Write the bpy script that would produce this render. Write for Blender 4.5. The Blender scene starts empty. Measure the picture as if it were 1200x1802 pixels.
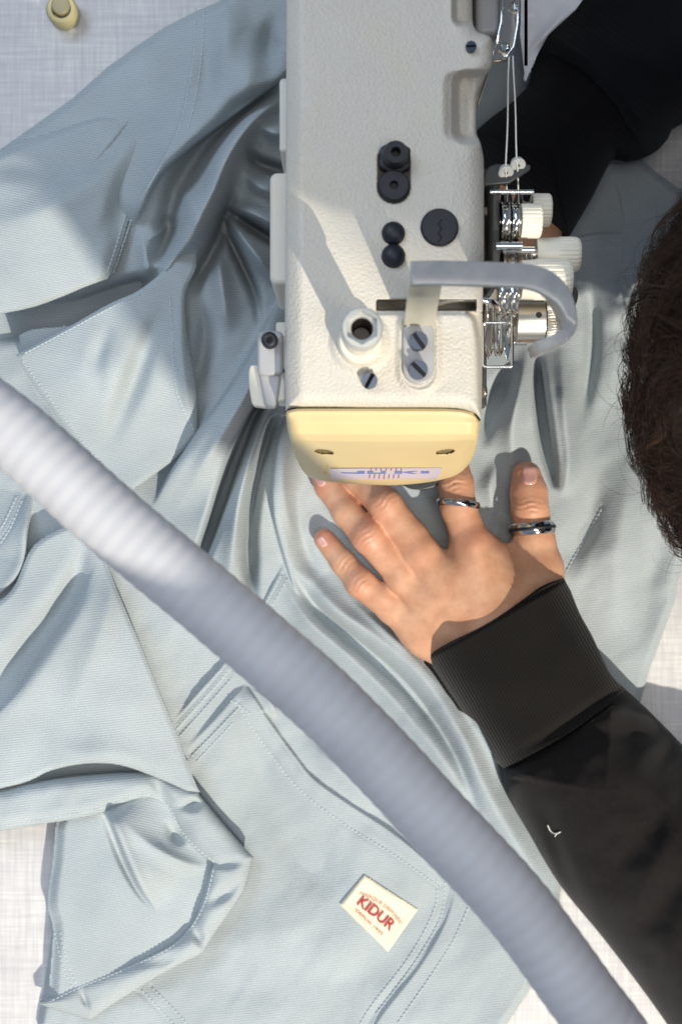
import bpy, bmesh, math, random
import numpy as np
from mathutils import Vector, Matrix
random.seed(4); rng = np.random.default_rng(4)
SC = bpy.context.scene; COL = SC.collection

# ------------------------------------------------------------------ camera, light, exposure
H = 0.65            # lens height above the table (m)
FP = 2232.0         # focal length in reference pixels (photo is 1200 x 1802)
CX, CY = 600.0, 901.0
cam_d = bpy.data.cameras.new('camera'); cam = bpy.data.objects.new('camera', cam_d); COL.objects.link(cam)
cam.location = (0, 0, H); cam.rotation_euler = (0, 0, 0)
cam_d.sensor_fit = 'VERTICAL'; cam_d.sensor_height = 36.0; cam_d.lens = FP/1802.0*36.0
cam_d.clip_start = 0.02; cam_d.clip_end = 50
cam_d.dof.use_dof = True; cam_d.dof.focus_distance = 0.525; cam_d.dof.aperture_fstop = cam_d.lens/4.0
SC.camera = cam
W = bpy.data.worlds.new('World'); SC.world = W; W.use_nodes = True
bg = W.node_tree.nodes['Background']; bg.inputs[0].default_value = (0.54, 0.72, 1.0, 1); bg.inputs[1].default_value = 0.27
SUN = Vector((-0.50, 0.87, -0.93)).normalized()      # direction the window light travels
aim = Vector((-0.02, -0.10, 0.06)); DS = 3.0
sp_d = bpy.data.lights.new('sunbeam', 'SPOT'); sp = bpy.data.objects.new('sunbeam', sp_d); COL.objects.link(sp)
sp.location = aim - SUN*DS; sp.rotation_euler = SUN.to_track_quat('-Z', 'Y').to_euler()
sp_d.energy = 445; sp_d.color = (1.0, 0.93, 0.80); sp_d.shadow_soft_size = 0.014
sp_d.spot_size = 2*math.atan(0.44/DS); sp_d.spot_blend = 0.16
def area(name, loc, target, sx, sy, e, col):
    d = bpy.data.lights.new(name, 'AREA'); o = bpy.data.objects.new(name, d); COL.objects.link(o)
    d.shape = 'RECTANGLE'; d.size = sx; d.size_y = sy; d.energy = e; d.color = col
    o.location = loc; o.rotation_euler = (Vector(target)-Vector(loc)).to_track_quat('-Z', 'Y').to_euler()
area('window_light', (-0.9, 0.9, 1.5), (0, 0.1, 0), 1.0, 0.7, 13.0, (0.70, 0.83, 1.0))
area('ceiling_tube', (0.25, -0.2, 2.0), (0, 0, 0), 0.25, 1.6, 11.5, (1.0, 0.95, 0.88))
SC.view_settings.view_transform = 'Standard'; SC.view_settings.look = 'None'
SC.view_settings.exposure = 0.0; SC.view_settings.gamma = 1.0
SC.view_settings.use_curve_mapping = False

# ------------------------------------------------------------------ helpers
def P(px, py, z):
    s = (H-z)/FP
    return Vector(((px-CX)*s, (CY-py)*s, z))
def S(px, z): return px*(H-z)/FP
def tag(o, label=None, cat=None, group=None, kind=None):
    if label: o['label'] = label
    if cat: o['category'] = cat
    if group: o['group'] = group
    if kind: o['kind'] = kind
    return o
def empty(name, loc, label, cat, group=None):
    o = bpy.data.objects.new(name, None); COL.objects.link(o); o.location = loc; o.empty_display_size = 0.01
    return tag(o, label, cat, group)
def link(name, me, mat=None, parent=None, smooth=True):
    o = bpy.data.objects.new(name, me); COL.objects.link(o)
    if mat: me.materials.append(mat)
    if smooth: me.shade_smooth()
    if parent:
        o.parent = parent
        q = parent; loc = Vector((0, 0, 0))
        while q: loc += q.location; q = q.parent
        me.transform(Matrix.Translation(-loc)) if me.users <= 1 else None
    return o
def mesh(name, verts, faces, mat=None, parent=None, smooth=True):
    me = bpy.data.meshes.new(name); me.from_pydata([tuple(v) for v in verts], [], faces); me.update()
    return link(name, me, mat, parent, smooth)
def bevel(o, w, seg=3, angle=35):
    m = o.modifiers.new('b', 'BEVEL'); m.width = w; m.segments = seg; m.limit_method = 'ANGLE'; m.angle_limit = math.radians(angle)
    m.harden_normals = False; return o
def prism(name, poly, zt, zb, mat, parent=None, bev=0.0, zproj=None, taper=1.0, seg=3, smooth=True):
    """poly in reference pixels read at height zt -> vertical-sided solid"""
    zp = zt if zproj is None else zproj
    top = [P(x, y, zp) for x, y in poly]; n = len(top)
    ar = sum(top[i].x*top[(i+1)%n].y-top[(i+1)%n].x*top[i].y for i in range(n))
    if ar < 0: top.reverse()
    c = sum(top, Vector())/n
    vs = [Vector((p.x, p.y, zt)) for p in top]+[Vector((c.x+(p.x-c.x)*taper, c.y+(p.y-c.y)*taper, zb)) for p in top]
    fs = [list(range(n)), list(range(2*n-1, n-1, -1))]+[[i, i+n, (i+1)%n+n, (i+1)%n] for i in range(n)]
    o = mesh(name, vs, fs, mat, parent, smooth)
    if bev: bevel(o, bev, seg)
    if smooth: 
        try: o.data.set_sharp_from_angle(angle=math.radians(40))
        except Exception: pass
    return o
def rrect(x0, y0, x1, y1, r, n=5):
    pts = []
    for cx, cy, a0 in ((x1-r, y0+r, -90), (x1-r, y1-r, 0), (x0+r, y1-r, 90), (x0+r, y0+r, 180)):
        for k in range(n+1):
            a = math.radians(a0+90*k/n); pts.append((cx+r*math.cos(a), cy+r*math.sin(a)))
    return pts
def frame_of(d):
    d = d.normalized(); a = Vector((0, 0, 1)) if abs(d.z) < 0.9 else Vector((1, 0, 0))
    u = d.cross(a).normalized(); v = d.cross(u).normalized(); return u, v
def lathe_geo(p0, axis, prof, n=40, rib=None):
    """prof: list of (distance along axis, radius); rib: function(angle index, profile index)->radius factor"""
    axis = axis.normalized(); u, v = frame_of(axis); vs = []; fs = []
    for j, (t, r) in enumerate(prof):
        for i in range(n):
            a = 2*math.pi*i/n; rr = r*(rib(i, j) if rib else 1)
            vs.append(p0+axis*t+u*(math.cos(a)*rr)+v*(math.sin(a)*rr))
    for j in range(len(prof)-1):
        for i in range(n):
            k = (i+1) % n; fs.append([j*n+i, j*n+k, (j+1)*n+k, (j+1)*n+i])
    fs.append(list(range(n))[::-1]); m = (len(prof)-1)*n; fs.append([m+i for i in range(n)])
    return vs, fs
def lathe(name, p0, axis, prof, mat, parent=None, n=40, rib=None, sharp=35):
    vs, fs = lathe_geo(p0, axis, prof, n, rib)
    o = mesh(name, vs, fs, mat, parent)
    bm = bmesh.new(); bm.from_mesh(o.data); bmesh.ops.recalc_face_normals(bm, faces=bm.faces); bm.to_mesh(o.data); bm.free()
    o.data.set_sharp_from_angle(angle=math.radians(sharp)); return o
def catmull(pts, n=8, closed=False):
    pts = [np.array(p, float) for p in pts]; out = []; m = len(pts)
    for i in range(m if closed else m-1):
        if closed: a, b, c, d = pts[i-1], pts[i], pts[(i+1) % m], pts[(i+2) % m]
        else: a, b, c, d = pts[max(i-1, 0)], pts[i], pts[i+1], pts[min(i+2, m-1)]
        for k in range(n):
            t = k/n
            out.append(0.5*((2*b)+(-a+c)*t+(2*a-5*b+4*c-d)*t*t+(-a+3*b-3*c+d)*t**3))
    if not closed: out.append(pts[-1])
    return out
def tube_geo(pts, r, n=8):
    pts = [Vector(p) for p in pts]; m = len(pts); vs = []; fs = []; u = None
    for i, p in enumerate(pts):
        d = (pts[min(i+1, m-1)]-pts[max(i-1, 0)]).normalized()
        if u is None: u, v = frame_of(d)
        u = (u-d*u.dot(d)).normalized(); v = d.cross(u)
        rr = r[i] if hasattr(r, '__len__') else r
        for k in range(n):
            a = 2*math.pi*k/n; vs.append(p+u*math.cos(a)*rr+v*math.sin(a)*rr)
    for i in range(m-1):
        for k in range(n):
            q = (k+1) % n; fs.append([i*n+k, i*n+q, (i+1)*n+q, (i+1)*n+k])
    fs.append(list(range(n))[::-1]); fs.append([(m-1)*n+k for k in range(n)])
    return vs, fs
def tube(name, pts, r, mat, parent=None, n=8):
    vs, fs = tube_geo(pts, r, n); return mesh(name, vs, fs, mat, parent)
def merge(geos):
    V = []; Fc = []
    for vs, fs in geos:
        o = len(V); V += list(vs); Fc += [[i+o for i in f] for f in fs]
    return V, Fc
def sstep(a, b, x):
    t = np.clip((x-a)/(b-a), 0, 1); return t*t*(3-2*t)

# ---- height fields: every vertex gets a real height; outline traced from the photo
def poly_sd(poly, X, Y):
    """signed distance (px), positive inside"""
    d2 = np.full(X.shape, 1e18); ins = np.zeros(X.shape, bool); nx = np.zeros(X.shape); ny = np.zeros(X.shape)
    n = len(poly)
    for i in range(n):
        x0, y0 = poly[i]; x1, y1 = poly[(i+1) % n]
        dx, dy = x1-x0, y1-y0; L = dx*dx+dy*dy
        if L < 1e-9: continue
        t = np.clip(((X-x0)*dx+(Y-y0)*dy)/L, 0, 1); qx = x0+t*dx; qy = y0+t*dy
        dd = (X-qx)**2+(Y-qy)**2; m = dd < d2
        d2 = np.where(m, dd, d2); nx = np.where(m, qx, nx); ny = np.where(m, qy, ny)
        c = ((y0 > Y) != (y1 > Y)); 
        with np.errstate(divide='ignore', invalid='ignore'):
            xi = (x1-x0)*(Y-y0)/(y1-y0 if y1 != y0 else 1e-9)+x0
        ins ^= (c & (X < xi))
    d = np.sqrt(d2); return np.where(ins, d, -d), nx, ny
def line_field(pts, X, Y, reach, n=8):
    """nearest distance to a smooth polyline; returns dist, side sign, interpolated extras, mask"""
    pts = catmull(pts, n)
    best = np.full(X.shape, reach*1.0); side = np.zeros(X.shape); ex = [np.zeros(X.shape) for _ in range(len(pts[0])-2)]
    for a, b in zip(pts[:-1], pts[1:]):
        x0, y0 = a[:2]; x1, y1 = b[:2]
        xa, xb = min(x0, x1)-reach, max(x0, x1)+reach; ya, yb = min(y0, y1)-reach, max(y0, y1)+reach
        ys = Y[:, 0]; xs = X[0]
        i0, i1 = np.searchsorted(ys, [ya, yb]); j0, j1 = np.searchsorted(xs, [xa, xb])
        if i0 >= i1 or j0 >= j1: continue
        sl = (slice(i0, i1), slice(j0, j1)); x = X[sl]; y = Y[sl]
        dx, dy = x1-x0, y1-y0; L = dx*dx+dy*dy
        if L < 1e-9: continue
        t = np.clip(((x-x0)*dx+(y-y0)*dy)/L, 0, 1)
        dd = np.hypot(x-x0-t*dx, y-y0-t*dy); m = dd < best[sl]
        best[sl] = np.where(m, dd, best[sl]); cr = dx*(y-y0)-dy*(x-x0)
        side[sl] = np.where(m, np.sign(cr), side[sl])
        for k in range(len(ex)): ex[k][sl] = np.where(m, a[2+k]+(b[2+k]-a[2+k])*t, ex[k][sl])
    return best, side, ex
def ridge(Z, X, Y, pts, wl=None):
    """pts: (x, y, height mm, half width px); wl = factor for the left-hand half width"""
    w = max(p[3] for p in pts)*max(1, wl or 1); n = len(pts)
    pts = [(*p, 0.25 if i in (0, n-1) else 1) for i, p in enumerate(pts)]
    d, s, (h, ww, e) = line_field(pts, X, Y, w*1.9); h = h*e
    if wl: ww = np.where(s < 0, ww*wl, ww)
    t = d/np.maximum(ww, 1e-3); Z += h*0.001*np.exp(-1.55*np.power(t*t+.012, np.where(h > 0, .78, 1.05)))*sstep(1.9, 1.4, t)
def fold(Z, X, Y, pts, side=1, edge=4.0, L=60.0, lip=0.0):
    """overlap: the cloth on one side of the line lies higher and relaxes over L px; pts: (x, y, height mm)"""
    n = len(pts); pts = [(*p, 0 if i in (0, n-1) else 1) for i, p in enumerate(pts)]
    d, s, (h, e) = line_field(pts, X, Y, L*2.2); ds = d*s*side; h = h*e
    Z += h*0.001*sstep(-edge/2, edge/2, ds)*np.exp(-(np.maximum(ds, 0)/L)**2*1.2)*(d < L*2.2)
    if lip: Z += h*0.001*lip*np.exp(-((ds-edge*1.6)/(edge*1.6))**2)*(d < L*2)
def groove(Z, X, Y, pts, depth, w):
    d, s, ex = line_field([(p[0], p[1]) for p in pts], X, Y, w*3)
    Z -= depth*0.001*np.exp(-(d/w)**2)*(d < w*3)
def vnoise(X, Y, scale, seed):
    """smooth value noise"""
    r = np.random.default_rng(seed); g = r.uniform(-1, 1, (96, 96))
    x = X/scale+37; y = Y/scale+29; xi = np.floor(x).astype(int); yi = np.floor(y).astype(int)
    fx = x-xi; fy = y-yi; fx = fx*fx*(3-2*fx); fy = fy*fy*(3-2*fy); G = lambda a, b: g[b % 96, a % 96]
    return (G(xi, yi)*(1-fx)+G(xi+1, yi)*fx)*(1-fy)+(G(xi, yi+1)*(1-fx)+G(xi+1, yi+1)*fx)*fy
class Sheet: pass
def sheet(name, poly, zf, step, mat, parent, skirt=None, uvang=0.0, solid=None, inset=0.0, uvf=None):
    xs0 = min(p[0] for p in poly); xs1 = max(p[0] for p in poly); ys0 = min(p[1] for p in poly); ys1 = max(p[1] for p in poly)
    xs = np.arange(xs0-step*1.01, xs1+step*2, step); ys = np.arange(ys0-step*1.01, ys1+step*2, step)
    X, Y = np.meshgrid(xs, ys); D, NX, NY = poly_sd(poly, X, Y)
    ins = D > 0; nb = np.zeros_like(ins)
    for a in (-1, 0, 1):
        for b in (-1, 0, 1): nb |= np.roll(np.roll(ins, a, 0), b, 1)
    snap = nb & ~ins; XX = np.where(snap, NX, X); YY = np.where(snap, NY, Y); Dd = np.maximum(D, 0)
    Z = zf(X, Y, Dd)
    use = ins | snap
    q = use[:-1, :-1] & use[1:, :-1] & use[:-1, 1:] & use[1:, 1:]
    q &= (ins[:-1, :-1] | ins[1:, :-1] | ins[:-1, 1:] | ins[1:, 1:])
    idx = -np.ones(X.shape, int); used = np.zeros(X.shape, bool)
    used[:-1, :-1] |= q; used[1:, :-1] |= q; used[:-1, 1:] |= q; used[1:, 1:] |= q
    idx[used] = np.arange(used.sum())
    s = (H-Z)/FP; V = np.stack([(XX-CX)*s, (CY-YY)*s, Z], -1)[used]; U = np.stack([XX, YY], -1)[used]
    r, c = np.nonzero(q)
    Fq = np.stack([idx[r, c], idx[r+1, c], idx[r+1, c+1], idx[r, c+1]], -1)
    if skirt is not None:
        E = np.concatenate([Fq[:, [0, 1]], Fq[:, [1, 2]], Fq[:, [2, 3]], Fq[:, [3, 0]]])
        key = np.sort(E, 1); k = key[:, 0]*len(V)+key[:, 1]; un, inv, cnt = np.unique(k, return_inverse=True, return_counts=True)
        B = E[cnt[inv] == 1]; bv = np.unique(B); mp = {int(v): len(V)+i for i, v in enumerate(bv)}
        low = V[bv].copy(); 
        if inset:
            cen = V.mean(0); low[:, :2] = cen[:2]+(low[:, :2]-cen[:2])*(1-inset)
        low[:, 2] = np.minimum(skirt, low[:, 2]-0.0002); U = np.concatenate([U, U[bv]])
        V = np.concatenate([V, low]); SF = np.array([[mp[int(a)], mp[int(b)], int(b), int(a)] for a, b in B])
        Fq = np.concatenate([Fq, SF])
    me = bpy.data.meshes.new(name); me.vertices.add(len(V)); me.vertices.foreach_set('co', V.ravel())
    me.loops.add(Fq.size); me.loops.foreach_set('vertex_index', Fq.ravel().astype(np.int32))
    me.polygons.add(len(Fq)); me.polygons.foreach_set('loop_start', np.arange(0, Fq.size, 4, dtype=np.int32))
    me.update(calc_edges=True); me.validate()
    uv = me.uv_layers.new(name='UVMap'); a = math.radians(uvang)
    Uc = U/1000.0
    Ur = np.stack([Uc[:, 0]*math.cos(a)+Uc[:, 1]*math.sin(a), -Uc[:, 0]*math.sin(a)+Uc[:, 1]*math.cos(a)], -1)
    li = np.empty(len(me.loops), np.int32); me.loops.foreach_get('vertex_index', li)
    uv.data.foreach_set('uv', Ur[li].ravel())
    o = link(name, me, mat, parent)
    if solid:
        m = o.modifiers.new('s', 'SOLIDIFY'); m.thickness = solid; m.offset = -1
    sh = Sheet(); sh.obj = o; sh.xs = xs; sh.ys = ys; sh.Z = Z
    return sh
def zat(sh, x, y):
    fx = (np.asarray(x, float)-sh.xs[0])/(sh.xs[1]-sh.xs[0]); fy = (np.asarray(y, float)-sh.ys[0])/(sh.ys[1]-sh.ys[0])
    fx = np.clip(fx, 0, len(sh.xs)-1.001); fy = np.clip(fy, 0, len(sh.ys)-1.001)
    i = fx.astype(int); j = fy.astype(int); u = fx-i; v = fy-j; Z = sh.Z
    return (Z[j, i]*(1-u)+Z[j, i+1]*u)*(1-v)+(Z[j+1, i]*(1-u)+Z[j+1, i+1]*u)*v
def pt_on(sh, x, y, dz=0.0):
    return P(x, y, float(zat(sh, x, y))+dz)
def stitches(name, sh, lines, mat, parent, pitch=9.0, ln=6.0, w=1.5, lift=0.0003):
    """one seam = one continuous thread that dips below the cloth between stitches"""
    for pts in lines:
        c = catmull(pts, 12); L = [0]
        for a, b in zip(c[:-1], c[1:]): L.append(L[-1]+float(np.hypot(*(b-a))))
        c = np.array(c); pp = []; s = 0.0; q = ln/4; g = (pitch-ln)/2
        while s < L[-1]:
            for ds, h in ((0, -.2), (q, .8), (2*q, 1), (3*q, .8), (ln, -.2), (ln+g, -2.2)):
                x = np.interp(s+ds, L, c[:, 0]); y = np.interp(s+ds, L, c[:, 1]); pp.append(pt_on(sh, x, y, lift*h))
            s += pitch
        if len(pp) > 12:
            vs, fs = tube_geo(pp, S(w, .02), 5); mesh(name, vs, fs, mat, parent)
def surface_nets(Fv, org, h):
    """Fv <0 inside"""
    nx, ny, nz = Fv.shape; sgn = Fv < 0
    acc = np.zeros((nx-1, ny-1, nz-1, 3)); cnt = np.zeros((nx-1, ny-1, nz-1))
    cor = [(a, b, c) for a in (0, 1) for b in (0, 1) for c in (0, 1)]
    def sub(A, c): return A[c[0]:c[0]+nx-1, c[1]:c[1]+ny-1, c[2]:c[2]+nz-1]
    for c in cor:
        for ax in range(3):
            if c[ax]: continue
            d = list(c); d[ax] = 1; d = tuple(d)
            f0 = sub(Fv, c); f1 = sub(Fv, d); cr = (f0 < 0) != (f1 < 0)
            t = np.where(cr, f0/np.where(cr, f0-f1, 1), 0)
            for k in range(3): acc[..., k] += np.where(cr, c[k]+(t if k == ax else 0), 0)
            cnt += cr
    act = cnt > 0; ids = -np.ones(act.shape, int); ids[act] = np.arange(act.sum())
    I = np.argwhere(act); V = (I+acc[act]/cnt[act][:, None])*h+np.array(org)
    faces = []
    for ax in range(3):
        o1, o2 = [(1, 2), (2, 0), (0, 1)][ax]
        a = [slice(0, None)]*3; b = [slice(0, None)]*3; a[ax] = slice(0, -1); b[ax] = slice(1, None)
        A = sgn[tuple(a)]; B = sgn[tuple(b)]; ch = np.argwhere(A != B)
        ch = ch[(ch[:, o1] > 0) & (ch[:, o2] > 0) & (ch[:, o1] < Fv.shape[o1]-1) & (ch[:, o2] < Fv.shape[o2]-1)]
        if len(ch) == 0: continue
        e1 = np.zeros(3, int); e1[o1] = 1; e2 = np.zeros(3, int); e2[o2] = 1
        g = lambda q: ids[q[:, 0], q[:, 1], q[:, 2]]
        Q = np.stack([g(ch-e1-e2), g(ch-e2), g(ch), g(ch-e1)], -1)
        inside = A[ch[:, 0], ch[:, 1], ch[:, 2]]
        Q[~inside] = Q[~inside][:, ::-1]; faces.append(Q)
    return V, np.concatenate(faces)

# ------------------------------------------------------------------ materials
def mat(name, col, rough=0.5, metal=0.0, **kw):
    m = bpy.data.materials.new(name); m.use_nodes = True; nt = m.node_tree; b = nt.nodes['Principled BSDF']
    b.inputs['Base Color'].default_value = (*col, 1); b.inputs['Roughness'].default_value = rough; b.inputs['Metallic'].default_value = metal
    for k, v in kw.items(): b.inputs[k.replace('_', ' ')].default_value = v
    return m, nt, b
def nd(nt, t, **kw):
    n = nt.nodes.new(t)
    for k, v in kw.items():
        if k in n.inputs.keys() if isinstance(k, str) else False: n.inputs[k].default_value = v
        else: setattr(n, k, v)
    return n
def coords(nt, kind='Object', scale=(1, 1, 1), rot=(0, 0, 0)):
    tc = nt.nodes.new('ShaderNodeTexCoord'); mp = nt.nodes.new('ShaderNodeMapping')
    mp.inputs['Scale'].default_value = scale; mp.inputs['Rotation'].default_value = rot
    nt.links.new(tc.outputs[kind], mp.inputs[0]); return mp.outputs[0]
def noise(nt, vec, sc, det=3, rough=0.55):
    n = nt.nodes.new('ShaderNodeTexNoise'); n.inputs['Scale'].default_value = sc; n.inputs['Detail'].default_value = det
    n.inputs['Roughness'].default_value = rough; nt.links.new(vec, n.inputs['Vector']); return n.outputs['Fac']
def ramp(nt, fac, stops):
    r = nt.nodes.new('ShaderNodeValToRGB'); e = r.color_ramp.elements
    while len(e) < len(stops): e.new(0.5)
    for k, (p, c) in enumerate(stops): e[k].position = p; e[k].color = (*c, 1) if len(c) == 3 else c
    nt.links.new(fac, r.inputs[0]); return r.outputs[0]
def bump(nt, b, h, strength, dist, prev=None):
    n = nt.nodes.new('ShaderNodeBump'); n.inputs['Strength'].default_value = strength; n.inputs['Distance'].default_value = dist
    nt.links.new(h, n.inputs['Height'])
    if prev: nt.links.new(prev, n.inputs['Normal'])
    nt.links.new(n.outputs[0], b.inputs['Normal']); return n.outputs[0]
def mixc(nt, fac, a, c, mode='MIX'):
    m = nt.nodes.new('ShaderNodeMix'); m.data_type = 'RGBA'; m.blend_type = mode
    for s, i in ((fac, 0), (a, 6), (c, 7)):
        if hasattr(s, 'is_linked') or hasattr(s, 'links'): nt.links.new(s, m.inputs[i])
        else: m.inputs[i].default_value = (*s, 1) if isinstance(s, tuple) else s
    return m.outputs[2]
def math_n(nt, op, a, c):
    m = nt.nodes.new('ShaderNodeMath'); m.operation = op
    for k, s in enumerate((a, c)):
        if hasattr(s, 'links'): nt.links.new(s, m.inputs[k])
        else: m.inputs[k].default_value = s
    return m.outputs[0]
def speckle_mat(name, col, rough, nscale, amp, bumpd, bumps=0.4, bscale=None, **kw):
    m, nt, b = mat(name, col, rough, **kw); v = coords(nt)
    n = noise(nt, v, nscale, 4); dark = tuple(c*(1-amp) for c in col); lite = tuple(min(1, c*(1+amp*.6)) for c in col)
    nt.links.new(ramp(nt, n, [(0.3, dark), (0.7, lite)]), b.inputs['Base Color'])
    if bumpd: bump(nt, b, noise(nt, v, bscale or nscale*6, 3), bumps, bumpd)
    return m
def cloth_mat(name, col, twill=150.0, ang=0.0, strength=0.6, amp=0.1, sheen=0.12, contrast=0.15):
    m, nt, b = mat(name, col, 0.92); b.inputs['Sheen Weight'].default_value = sheen; b.inputs['Sheen Roughness'].default_value = 0.5
    b.inputs['Specular IOR Level'].default_value = 0.15
    v = coords(nt, 'UV', (1, 1, 1), (0, 0, math.radians(ang)))
    w = nt.nodes.new('ShaderNodeTexWave'); w.wave_type = 'BANDS'; w.bands_direction = 'Y'; w.inputs['Scale'].default_value = twill/6.2832*1.0
    w.inputs['Distortion'].default_value = 1.2; w.inputs['Detail'].default_value = 2; w.inputs['Detail Scale'].default_value = 3
    nt.links.new(v, w.inputs['Vector'])
    n1 = noise(nt, v, 5, 5); n2 = noise(nt, v, 420, 2)
    dark = tuple(c*(1-amp) for c in col); lite = tuple(min(1, c*(1+amp)) for c in col)
    c1 = ramp(nt, n1, [(0.3, dark), (0.7, lite)])
    c2 = mixc(nt, contrast, c1, w.outputs['Color'], 'OVERLAY')
    c3 = mixc(nt, 0.10, c2, ramp(nt, n2, [(0.3, (0, 0, 0)), (0.7, (1, 1, 1))]), 'OVERLAY')
    nt.links.new(c3, b.inputs['Base Color'])
    p = bump(nt, b, w.outputs['Fac'], strength, 0.00026); p = bump(nt, b, n2, 0.35, 0.00012, p)
    bump(nt, b, noise(nt, v, 38, 4), 0.4, 0.0006, p)
    return m
# ------------------------------------------------------------------ table
m_table, nt, b = mat('table_laminate', (0.6, 0.6, 0.62), 0.45)
def strokes(sx, sy, lo, hi, seed):
    v = coords(nt, 'Object', (sx, sy, 1)); mp = v.node; mp.inputs['Location'].default_value = (seed, seed*1.7, 0)
    return ramp(nt, noise(nt, v, 1.0, 2, 0.5), [(lo, (0, 0, 0)), (hi, (1, 1, 1))])
a1 = strokes(26, 520, 0.36, 0.66, 1.3); a2 = strokes(520, 26, 0.36, 0.66, 5.1); a3 = strokes(60, 900, 0.3, 0.7, 9.7); a4 = strokes(900, 60, 0.3, 0.7, 2.7)
big = noise(nt, coords(nt), 22, 4)
m1 = mixc(nt, 0.5, a1, a2); m2 = mixc(nt, 0.5, a3, a4); m3 = mixc(nt, 0.45, m1, m2)
m4 = mixc(nt, 0.25, m3, ramp(nt, big, [(0.3, (0, 0, 0)), (0.7, (1, 1, 1))]))
nt.links.new(ramp(nt, m4, [(0.22, (0.55, 0.53, 0.54)), (0.50, (0.64, 0.62, 0.61)), (0.78, (0.78, 0.765, 0.745))]), b.inputs['Base Color'])
bump(nt, b, m4, 0.15, 0.0001)
tb = mesh('tabletop', [(-.55, -.6, -.03), (.55, -.6, -.03), (.55, .7, -.03), (-.55, .7, -.03), (-.55, -.6, 0), (.55, -.6, 0), (.55, .7, 0), (-.55, .7, 0)],
          [[3, 2, 1, 0], [4, 5, 6, 7], [0, 1, 5, 4], [1, 2, 6, 5], [2, 3, 7, 6], [3, 0, 4, 7]], m_table, None, False)
bevel(tb, 0.003); tag(tb, 'pale grey and white woven pattern tabletop under the jacket', None, None, 'structure')

# ------------------------------------------------------------------ garment
CLC = (0.43, 0.475, 0.492)
m_cl = cloth_mat('twill_cotton', CLC, 470, 6, 0.42)
m_cl2 = cloth_mat('twill_cotton_sleeve', CLC, 470, -12, 0.42)
m_st, _, _ = mat('stitch_cotton', (0.56, 0.62, 0.64), 0.8)
gar = empty('work_jacket', P(560, 900, 0), 'pale blue grey twill work garment bunched in folds across the table under the sewing machine', 'garment')

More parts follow.
